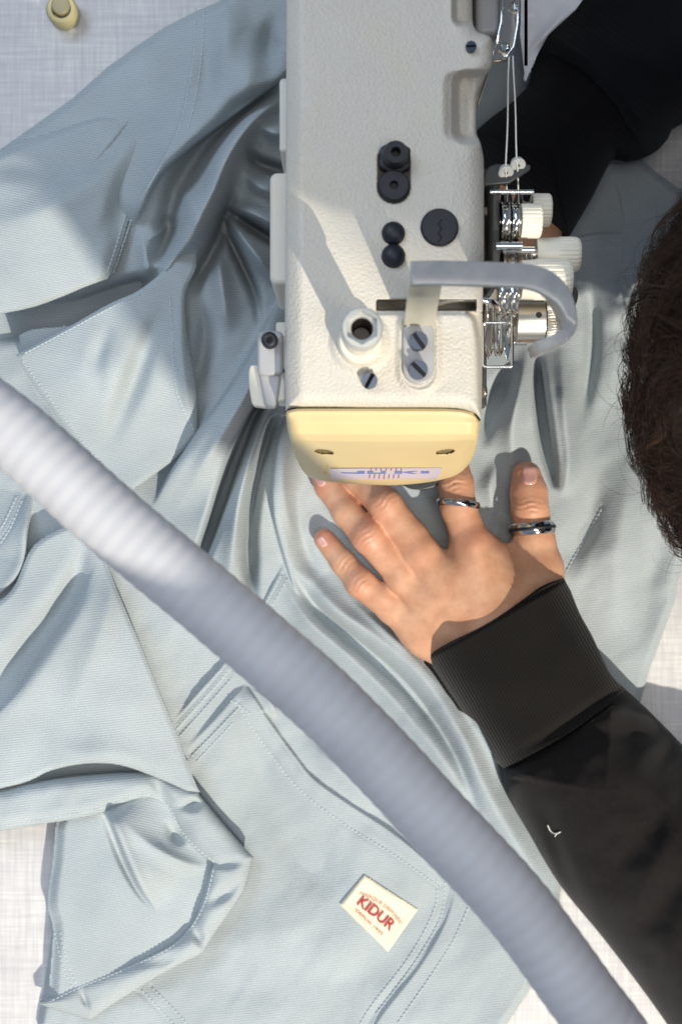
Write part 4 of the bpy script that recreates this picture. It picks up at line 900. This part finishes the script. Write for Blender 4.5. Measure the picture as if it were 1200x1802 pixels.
hv, hf = sdf_mesh(hand, (-.022, -.165, 0), (.150, .055, .075), .00085)
def rough_body(G):
    c = None
    parts = [((.160, -.19, .034), (.30, -.34, .12), .015, .045), ((.30, -.34, .12), (.42, -.12, .34), .045, .062), ((.168, .235, .05), (.26, .30, .12), .018, .042), ((.26, .30, .12), (.42, .16, .34), .042, .062),
             ((.42, -.10, .33), (.42, .15, .33), .085, .085), ((.44, 0, .30), (.56, .0, .0), .13, .14), ((.36, .02, .34), (.26, .045, .25), .055, .05), ((.21, .047, .225), (.205, .047, .19), .055, .045)]
    for a, b, ra, rb in parts: q = cone(G, a, b, ra, rb); c = q if c is None else smin(c, q, .02)
    return c
bv_, bf_ = sdf_mesh(rough_body, (.1, -.42, -.15), (.72, .38, .46), .010)
# right hand, mostly hidden by the knobs: wrist under the dark cuff, fingers pointing down-left beneath the arm
def hand_r(G):
    W0 = J(975, 315, .040); d = None
    for js in ([(J(800, 470, .018), 6.5), (J(842, 440, .028), 7.5), (J(880, 400, .036), 8.5), (J(930, 350, .036), 10), (W0, 13)],
               [(J(835, 500, .018), 6.5), (J(872, 470, .028), 7.5), (J(905, 425, .036), 8.5), (J(945, 365, .036), 10), (W0, 13)],
               [(J(800, 420, .018), 6.5), (J(835, 385, .028), 7.5), (J(868, 350, .036), 8.5), (J(915, 320, .036), 10), (W0, 13)],
               [(J(930, 485, .020), 7), (J(935, 450, .030), 8), (J(950, 405, .034), 10), (J(970, 350, .036), 11), (W0, 13)],
               [(W0, 14), (J(1050, 180, .045), 15), (J(1200, 60, .045), 17)]):
        c = chain(G, [(j, r*mm) for j, r in js]); d = c if d is None else smin(d, c, .004)
    return d
rv, rf = sdf_mesh(hand_r, (.04, .08, 0), (.20, .245, .12), .0016)
m_skin, nt, b = mat('skin', (.62, .36, .25), .48); b.inputs['Subsurface Weight'].default_value = .08; b.inputs['Subsurface Radius'].default_value = (.004, .0015, .0008); b.inputs['Subsurface Scale'].default_value = .4
at = nt.nodes.new('ShaderNodeAttribute'); at.attribute_name = 'flush'; v = coords(nt)
c1 = ramp(nt, noise(nt, v, 90, 5), [(.3, (.60, .29, .165)), (.7, (.78, .45, .28))])
c2 = mixc(nt, at.outputs['Fac'], c1, (.66, .22, .15)); c3 = mixc(nt, math_n(nt, 'MULTIPLY', ramp(nt, noise(nt, v, 700, 3), [(.55, (0, 0, 0)), (.75, (1, 1, 1))]), .25), c2, (.45, .18, .12)); nt.links.new(c3, b.inputs['Base Color'])
vo = nt.nodes.new('ShaderNodeTexVoronoi'); vo.inputs['Scale'].default_value = 1500; nt.links.new(v, vo.inputs['Vector'])
p_ = bump(nt, b, vo.outputs['Distance'], .25, .00012); bump(nt, b, noise(nt, v, 320, 4), .35, .0004, p_)
V = np.concatenate([hv, bv_, rv]); Fq = np.concatenate([hf, bf_+len(hv), rf+len(hv)+len(bv_)])
me = bpy.data.meshes.new('body'); me.from_pydata(V.tolist(), [], Fq.tolist()); me.update()
fl = np.zeros(len(V), np.float32)
for (x, y, z), r, k in (((833, 948, .037), .009, .35), ((738, 968, .036), .008, .25), ((677, 886, .036), .008, .4), ((647, 942, .035), .008, .5), ((635, 1027, .028), .007, .4), ((930, 838, .022), .010, .45), ((566, 946, .018), .008, .55), ((566, 862, .02), .008, .5), ((932, 893, .027), .009, .25), ((830, 990, .037), .006, .25), ((806, 860, .03), .009, .2), ((775, 1050, .036), .006, .15)):
    fl += k*np.exp(-(np.linalg.norm(V-np.array(J(x, y, z)), axis=1)/r)**2)
a_ = me.attributes.new('flush', 'FLOAT', 'POINT'); a_.data.foreach_set('value', np.clip(fl*1.05, 0, 1))
bod = link('body', me, m_skin, pe); sm = bod.modifiers.new('sm', 'SMOOTH'); sm.factor = .5; sm.iterations = 2
m_nail, _, _ = mat('fingernail', (.82, .44, .37), .15)
def hz(px, py, z0=.06):
    """top of the hand along the camera ray (sphere trace)"""
    z = z0
    for _ in range(60):
        d = float(hand(np.array([[J(px, py, z)]]))[0, 0]); z -= max(d, .0001)*.95
        if d < .00015: break
    return z
def nail(cx, cy, ang, w, l, lift=.0007):
    vs = []; n = 9; ca, sa = math.cos(ang), math.sin(ang); fs = []
    for i in range(n):
        for j in range(n):
            u = (i/(n-1)-.5)*2; v = (j/(n-1)-.5)*2; uu = u*math.sqrt(1-.5*v*v); vv = v*math.sqrt(1-.5*u*u)
            x = cx+uu*w*ca-vv*l*sa; y = cy+uu*w*sa+vv*l*ca; e = max(abs(u), abs(v)); vs.append(P(x, y, hz(x, y)+lift*(1 if e < .99 else -1.5)))
    for i in range(n-1):
        for j in range(n-1): fs.append([i*n+j, (i+1)*n+j, (i+1)*n+j+1, i*n+j+1])
    o = mesh('fingernail', vs, fs, m_nail, bod); 
    if sum(p.normal.z for p in o.data.polygons) < 0: o.data.flip_normals()
    sd = o.modifiers.new('ss', 'SUBSURF'); sd.levels = 1; sd.render_levels = 2
nail(931, 836, -.05, 16, 21); nail(567, 953, -.62, 9, 12); nail(564, 846, -.5, 10, 12)

# rings
def ring_band(name, px, py, z, axis, R, prof, m, par, n=64):
    c = P(px, py, z); axis = Vector(axis).normalized(); u, v = frame_of(axis); vs = []; fs = []; k = len(prof)
    for i in range(n):
        a = 2*math.pi*i/n; rd = u*math.cos(a)+v*math.sin(a)
        for t, r in prof: vs.append(c+axis*t+rd*(R+r))
    for i in range(n):
        for j in range(k): fs.append([i*k+j, ((i+1) % n)*k+j, ((i+1) % n)*k+(j+1) % k, i*k+(j+1) % k])
    o = mesh(name, vs, fs, m, par); bm = bmesh.new(); bm.from_mesh(o.data); bmesh.ops.recalc_face_normals(bm, faces=bm.faces); bm.to_mesh(o.data); bm.free(); return o
cr = lambda w, t: [(w*.5*math.cos(a), t*(.3+math.sin(a)) if math.sin(a) > 0 else 0) for a in np.linspace(0, math.pi, 9)]
ring_band('finger_ring', 806, 887, .0300, (.10, 1, -.06), .0094, cr(.0036, .0011), m_chr, pe)
tr = ring_band('thumb_ring', 936, 930, .0228, (-.10, 1, -.04), .0102, cr(.0064, .0010), m_chr, pe)
ring_band('inlay', 936, 930, .0228, (-.10, 1, -.04), .0113, [(-.0008, -.0004), (-.0008, .0004), (.0008, .0004), (.0008, -.0004)], m_blk, tr)

# sweatshirt
m_rib, nt, b = mat('black_rib_knit', (.020, .018, .016), .95); b.inputs['Sheen Weight'].default_value = .08; b.inputs['Specular IOR Level'].default_value = .1
v = coords(nt, 'UV'); w = nt.nodes.new('ShaderNodeTexWave'); w.bands_direction = 'X'; w.inputs['Scale'].default_value = 62; w.inputs['Distortion'].default_value = .8; w.inputs['Detail'].default_value = 2
nt.links.new(v, w.inputs['Vector']); nt.links.new(mixc(nt, w.outputs['Fac'], (.009, .0085, .0075), (.017, .015, .013)), b.inputs['Base Color'])
p_ = bump(nt, b, w.outputs['Fac'], .5, .0004); bump(nt, b, noise(nt, v, 300, 2), .5, .0003, p_)
m_swt, nt, b = mat('black_jersey', (.025, .021, .019), .95); b.inputs['Sheen Weight'].default_value = .08; b.inputs['Specular IOR Level'].default_value = .1
v = coords(nt, 'UV'); nt.links.new(ramp(nt, noise(nt, v, 90, 5), [(.3, (.0115, .010, .0095)), (.7, (.0155, .013, .0125))]), b.inputs['Base Color'])
p_ = bump(nt, b, noise(nt, v, 420, 2), .5, .0002); bump(nt, b, noise(nt, v, 20, 4), .25, .0008, p_)
m_swd, nt, b = mat('dark_black_knit', (.008, .008, .010), .95); b.inputs['Sheen Weight'].default_value = .05; b.inputs['Specular IOR Level'].default_value = .08
v = coords(nt, 'UV'); w = nt.nodes.new('ShaderNodeTexWave'); w.bands_direction = 'Y'; w.inputs['Scale'].default_value = 30; w.inputs['Distortion'].default_value = 1; nt.links.new(v, w.inputs['Vector']); bump(nt, b, w.outputs['Fac'], .35, .0004)
dome = lambda D, w, p=.5: np.clip(1-(1-np.clip(D/w, 0, 1))**2, 0, 1)**p
tors_v, tors_f = sdf_mesh(lambda G: rough_body(G)-.012, (.1, -.44, -.17), (.74, .40, .48), .012)
keep = [f for f in tors_f.tolist() if not (tors_v[f[0]][0] < .36 and abs(tors_v[f[0]][1]-.03) < .11 and tors_v[f[0]][2] > .2)]
keep = [f for f in keep if tors_v[f[0]][0] > .205]
sw = mesh('sweatshirt', tors_v.tolist(), keep, m_swt, pe)
slv = catmull([(880, 1345), (884, 1372), (893, 1402), (930, 1466), (985, 1558), (1060, 1650), (1130, 1742), (1200, 1840), (1260, 1920)], 5)+[(1500, 1900), (1500, 1500)]+\
      catmull([(1330, 1420), (1240, 1350), (1180, 1290), (1130, 1240), (1092, 1208), (1060, 1200)], 5)
def zsl(X, Y, D):
    rs = lambda pts: ridge(Z, X, Y, [(p[0], p[1], p[2]*.6, p[3]*1.5) for p in pts])
    Z = .014+.060*dome(D, 190, .55)+.02*sstep(1100, 1500, X)+.0022*vnoise(X+Y*.5, Y*.55, 46, 91)+.0008*vnoise(X, Y, 30, 92)
    rs([(910, 1360, 0, 14), (980, 1300, 3, 20), (1080, 1262, 5, 22), (1160, 1262, 4, 26), (1260, 1300, 0, 30)])
    rs([(940, 1350, 0, 14), (1000, 1310, -4, 18), (1090, 1286, -6, 18), (1180, 1300, -4, 20), (1240, 1330, 0, 20)])
    rs([(960, 1400, -1, 14), (968, 1460, -3, 12), (990, 1530, -5, 12), (1020, 1610, -5, 14), (1050, 1670, 0, 12)])
    rs([(925, 1400, 2, 16), (945, 1470, 4, 18), (985, 1550, 4, 20), (1030, 1620, 0, 20)])
    rs([(1060, 1350, 0, 20), (1120, 1370, 5, 30), (1165, 1400, 6, 26), (1180, 1440, 3, 20), (1160, 1490, 0, 18)])
    rs([(1090, 1400, 0, 16), (1150, 1440, -5, 20), (1130, 1490, -5, 22), (1090, 1540, -4, 22), (1070, 1600, 0, 20)])
    rs([(1220, 1420, 0, 20), (1170, 1500, 5, 26), (1120, 1570, 5, 28), (1100, 1640, 0, 24)])
    rs([(1230, 1500, 0, 20), (1180, 1560, -5, 20), (1140, 1620, -5, 20), (1120, 1700, 0, 20)])
    rs([(1240, 1610, 0, 20), (1180, 1670, 4, 24), (1150, 1740, 0, 20)])
    fold(Z, X, Y, [(900, 1395, 1), (885, 1370, 2), (905, 1345, 2.4), (980, 1300, 2.4), (1060, 1240, 2.4), (1100, 1210, 1)], 1, 8, 40)
    return Z
s1 = sheet('sleeve', slv, zsl, 3.0, m_swt, sw, skirt=.008)
cuf = catmull([(741, 1160), (800, 1130), (860, 1096), (920, 1058), (960, 1032), (992, 1018)], 5)+\
      catmull([(1004, 1040), (1020, 1080), (1042, 1120), (1060, 1160), (1078, 1192), (1100, 1212)], 5)+\
      catmull([(1070, 1240), (1000, 1290), (930, 1330), (886, 1352)], 4)+catmull([(872, 1340), (860, 1310), (836, 1270), (790, 1238), (750, 1198), (735, 1172)], 5)
def zcf(X, Y, D):
    u = ((X-865)*-.485+(Y-1090)*.875)                 # distance from the cuff opening along the arm (px)
    e = np.clip(1-((X-918+(Y-1190)*-.33)/185)**2, 0, 1)
    Z = .014+.034*dome(D, 120, .5)*1.0+.004*sstep(0, 200, u)
    Z += .0012*vnoise(X, Y, 60, 95)-.003*np.exp(-((u-200)/12)**2)
    return np.where(D < .1, np.maximum(.010, Z-.002), Z)
# opening edge must stand above the wrist
def zcf2(X, Y, D):
    q = np.abs((X-741)*(1018-1160)-(Y-1160)*(992-741))/math.hypot(251, 142)     # distance from the opening line
    dl, _, _ = poly_sd([(685, 1060), (950, 905), (1015, 1040), (1105, 1208), (1260, 1500), (1030, 1640), (880, 1352), (795, 1225)], X, Y)
    Z = .017+.035*dome(np.maximum(dl, 0), 70, .5)+.004*sstep(0, 200, q)-.0022*sstep(9, 0, q)+.0010*vnoise(X, Y, 60, 95)
    ridge(Z, X, Y, [(900, 1330, -1, 10), (990, 1278, -4, 12), (1080, 1216, -3, 12), (1110, 1190, -1, 10)])
    return Z
ang = math.degrees(math.atan2(-142, 251))
s2 = sheet('cuff', cuf, zcf2, 2.4, m_rib, sw, skirt=.010, uvang=ang)
stitches('cuff_seam', s1, [L_((900, 1352), (990, 1304), (1080, 1240))], mat('black_stitch', (.02, .018, .016), 1.0, Specular_IOR_Level=.05)[0], s1.obj, 6, 5, 1.6)
us = [(838, 232), (850, 300), (870, 322), (905, 350), (950, 388), (1000, 418)]+catmull([(1012, 398), (1040, 350), (1062, 306), (1082, 270)], 5)+catmull([(1110, 275), (1140, 268), (1170, 250), (1186, 222), (1220, 200)], 5)+\
     [(1500, 180), (1500, -200), (1060, -160)]+catmull([(1010, -20), (985, 22), (962, 30), (945, 45), (936, 66), (938, 96), (940, 118)], 4)+catmull([(930, 150), (900, 180), (866, 205), (840, 228)], 4)
def zus(X, Y, D):
    Z = .030+.055*dome(D, 150, .55)+.001*vnoise(X, Y, 60, 101)
    fold(Z, X, Y, [(930, 96, 2), (980, 100, 5), (1030, 128, 6), (1080, 180, 6), (1116, 240, 5), (1130, 276, 2)], -1, 8, 60, .2)
    ridge(Z, X, Y, [(1000, 40, 0, 20), (1080, 80, 4, 40), (1160, 120, 4, 40), (1220, 160, 0, 40)])
    return Z
s3 = sheet('sleeve', us, zus, 3.0, m_swd, sw, skirt=.020, uvang=35)
# lint caught on the lower sleeve
zl = lambda x, y: float(zat(s1, x, y))+.0007
o = tube('lint_thread', [P(x, y, zl(x, y)) for x, y in catmull([(963, 1452), (968, 1462), (976, 1467), (986, 1464)], 4)]+[P(x, y, zl(x, y)) for x, y in ((978, 1468), (976, 1472))], .0003, m_th); tag(o, 'short white lint thread lying on the black sleeve below the elbow seam', 'thread scrap')

# hair: dark curly mass leaning in from the right, strands grown over a scalp-shaped volume
m_hair, nt, b = mat('dark_brown_hair', (.022, .010, .006), .42); b.inputs['Specular IOR Level'].default_value = .35
nt.links.new(ramp(nt, noise(nt, coords(nt), 260, 3), [(.3, (.022, .010, .006)), (.75, (.075, .034, .019))]), b.inputs['Base Color'])
hc = Vector((.199, .049, .200)); RX, RY, RZ = .095, .101, .085
def on_scalp(th, ph, k=1.0): return hc+Vector((-math.cos(th)*math.cos(ph)*RX*k, math.sin(th)*math.cos(ph)*RY*k, math.sin(ph)*RZ*k))
vs = []; fs = []; n1_, n2_ = 60, 40
for i in range(n1_):
    for j in range(n2_+1):
        th = 2*math.pi*i/n1_; ph = -math.pi/2+math.pi*j/n2_; vs.append(on_scalp(th, ph, .955+.02*math.sin(th*9+ph*5)+.012*random.random()))
for i in range(n1_):
    for j in range(n2_): k = (i+1) % n1_; fs.append([i*(n2_+1)+j, i*(n2_+1)+j+1, k*(n2_+1)+j+1, k*(n2_+1)+j])
hr = mesh('hair', vs, fs, m_hair, pe)
bm = bmesh.new(); bm.from_mesh(hr.data); bmesh.ops.remove_doubles(bm, verts=bm.verts, dist=.0001); bmesh.ops.recalc_face_normals(bm, faces=bm.faces); bm.to_mesh(hr.data); bm.free()
geos = []
def strand(pts, r):
    rr = [r*(1-.75*(i/(len(pts)-1))**2) for i in range(len(pts))]; geos.append(tube_geo(pts, rr, 3))
for q in range(760):                                 # curly locks: clumps of strands that share one wavy path
    th = random.uniform(-1.55, 1.55); ph = random.uniform(-.6, 1.5); d1 = random.uniform(-.30, .12); d2 = random.choice((-1, 1))*random.uniform(.1, .5)
    k0 = random.uniform(.965, 1.02); p0_ = random.uniform(0, 6.28); fr = random.uniform(3, 8); am = random.uniform(.008, .030); lift = random.uniform(-.01, .035)
    for w_ in range(22):
        jt, jp, jk, jf = random.gauss(0, .034), random.gauss(0, .034), random.gauss(0, .008), random.uniform(.9, 1.1); pts = []
        for t in np.linspace(0, 1, 11):
            a = th+jt*(1-.3*t)+d1*t+am*math.sin(fr*jf*t+p0_); p = ph+jp+d2*t+am*math.cos(fr*jf*t+p0_); pts.append(on_scalp(a, p, k0+jk+lift*math.sin(t*3.1)+.008*math.sin(fr*t*1.3+p0_)))
        strand(pts, random.uniform(.00007, .00017))
for q in range(1300):                                 # flyaway curls at the outline
    th = random.uniform(-1.3, 1.25); ph = random.uniform(-.35, .55); base = on_scalp(th, ph, .98); o_ = (base-hc).normalized(); o_.z *= .3; o_.normalize(); t1 = Vector((-o_.y, o_.x, 0)).normalized()*random.choice((1, -1))
    L0 = random.choice((.003, .004, .004, .005, .006, .006, .008, .010, .015)) * random.uniform(.6, 1.2); cv = random.uniform(.6, 4.6); pts = []; ang_ = random.uniform(-.7, .7); p = base.copy(); dz = random.uniform(-.3, .3)
    for k in range(14):
        pts.append(p.copy()); a = ang_+cv*k/13; p = p+(o_*math.cos(a)+t1*math.sin(a)+Vector((0, 0, dz)))*(L0/13*1.5)
    strand(pts, random.uniform(.00005, .00011))
V, F_ = merge(geos); mesh('hair_strands', V, F_, m_hair, hr)

# ------------------------------------------------------------------ flexible suction hose crossing close to the lens
m_hose, nt, b = mat('grey_blue_hose_plastic', (.42, .44, .52), .6); b.inputs['Subsurface Weight'].default_value = .25; b.inputs['Subsurface Radius'].default_value = (.01, .01, .012); b.inputs['Subsurface Scale'].default_value = .5
nt.links.new(ramp(nt, noise(nt, coords(nt), 60, 4), [(.3, (.53, .525, .54)), (.7, (.59, .585, .60))]), b.inputs['Base Color'])
ctr = [(-420, 460), (-240, 575), (-38, 714), (60, 792), (192, 911), (353, 1046), (470, 1146), (582, 1246), (688, 1355), (771, 1446), (904, 1590), (1022, 1750), (1102, 1860), (1110, 1930)]
# (the unseen hose end climbs along the light so its shadow stays put)
cc = [tuple(P(x, y, .258)) for x, y in ctr[:-1]]+[(.108, -.203, .288), (.154, -.290, .380), (.236, -.443, .534), (.34, -.64, .728), (.48, -.90, .99), (.60, -1.12, 1.21)]; cv_ = catmull(cc, 60); cv_ = [Vector(p) for p in cv_]
Ls = [0]
for a, b_ in zip(cv_[:-1], cv_[1:]): Ls.append(Ls[-1]+(b_-a).length)
tot = Ls[-1]; pitch = .0050; npt = int(tot/pitch*8); pts = []; rad = []
arr = np.array([tuple(p) for p in cv_])
for i in range(npt+1):
    s_ = tot*i/npt; pts.append(Vector([float(np.interp(s_, Ls, arr[:, k])) for k in range(3)])); ph = (s_/pitch) % 1; rad.append((.0111)+.00009*math.cos(ph*2*math.pi)+.00004*math.sin(s_*210))
o = tube('suction_hose', pts, rad, m_hose, None, 40)
V_, F_p = tube_geo(catmull([(.33, .02, .95), (.31, -.05, .66), (.285, -.13, .62), (.262, -.20, .62), (.246, -.26, .62), (.236, -.318, .625), (.26, -.365, .665), (.323, -.485, .7725), (.41, -.652, .92), (.497, -.82, 1.067), (.555, -.93, 1.165)], 6), .032, 24); mesh('blocker_pipe', V_, F_p, m_gry, o)  # unseen light blocker, added to shade the upper machine
V_, F_p = tube_geo(catmull([(.275, -.528, .62), (.244, -.486, .62), (.213, -.441, .62), (.19, -.428, .62), (.05, -.435, .62), (-.3, -.48, .62), (-.6, -.52, .62)], 5), .0185, 20); mesh('blocker_rail', V_, F_p, m_gry, o)  # added out of view to shade the table corner and lower hose
tag(o, 'blurred grey blue corrugated flexible hose crossing diagonally above the cloth', 'hose')
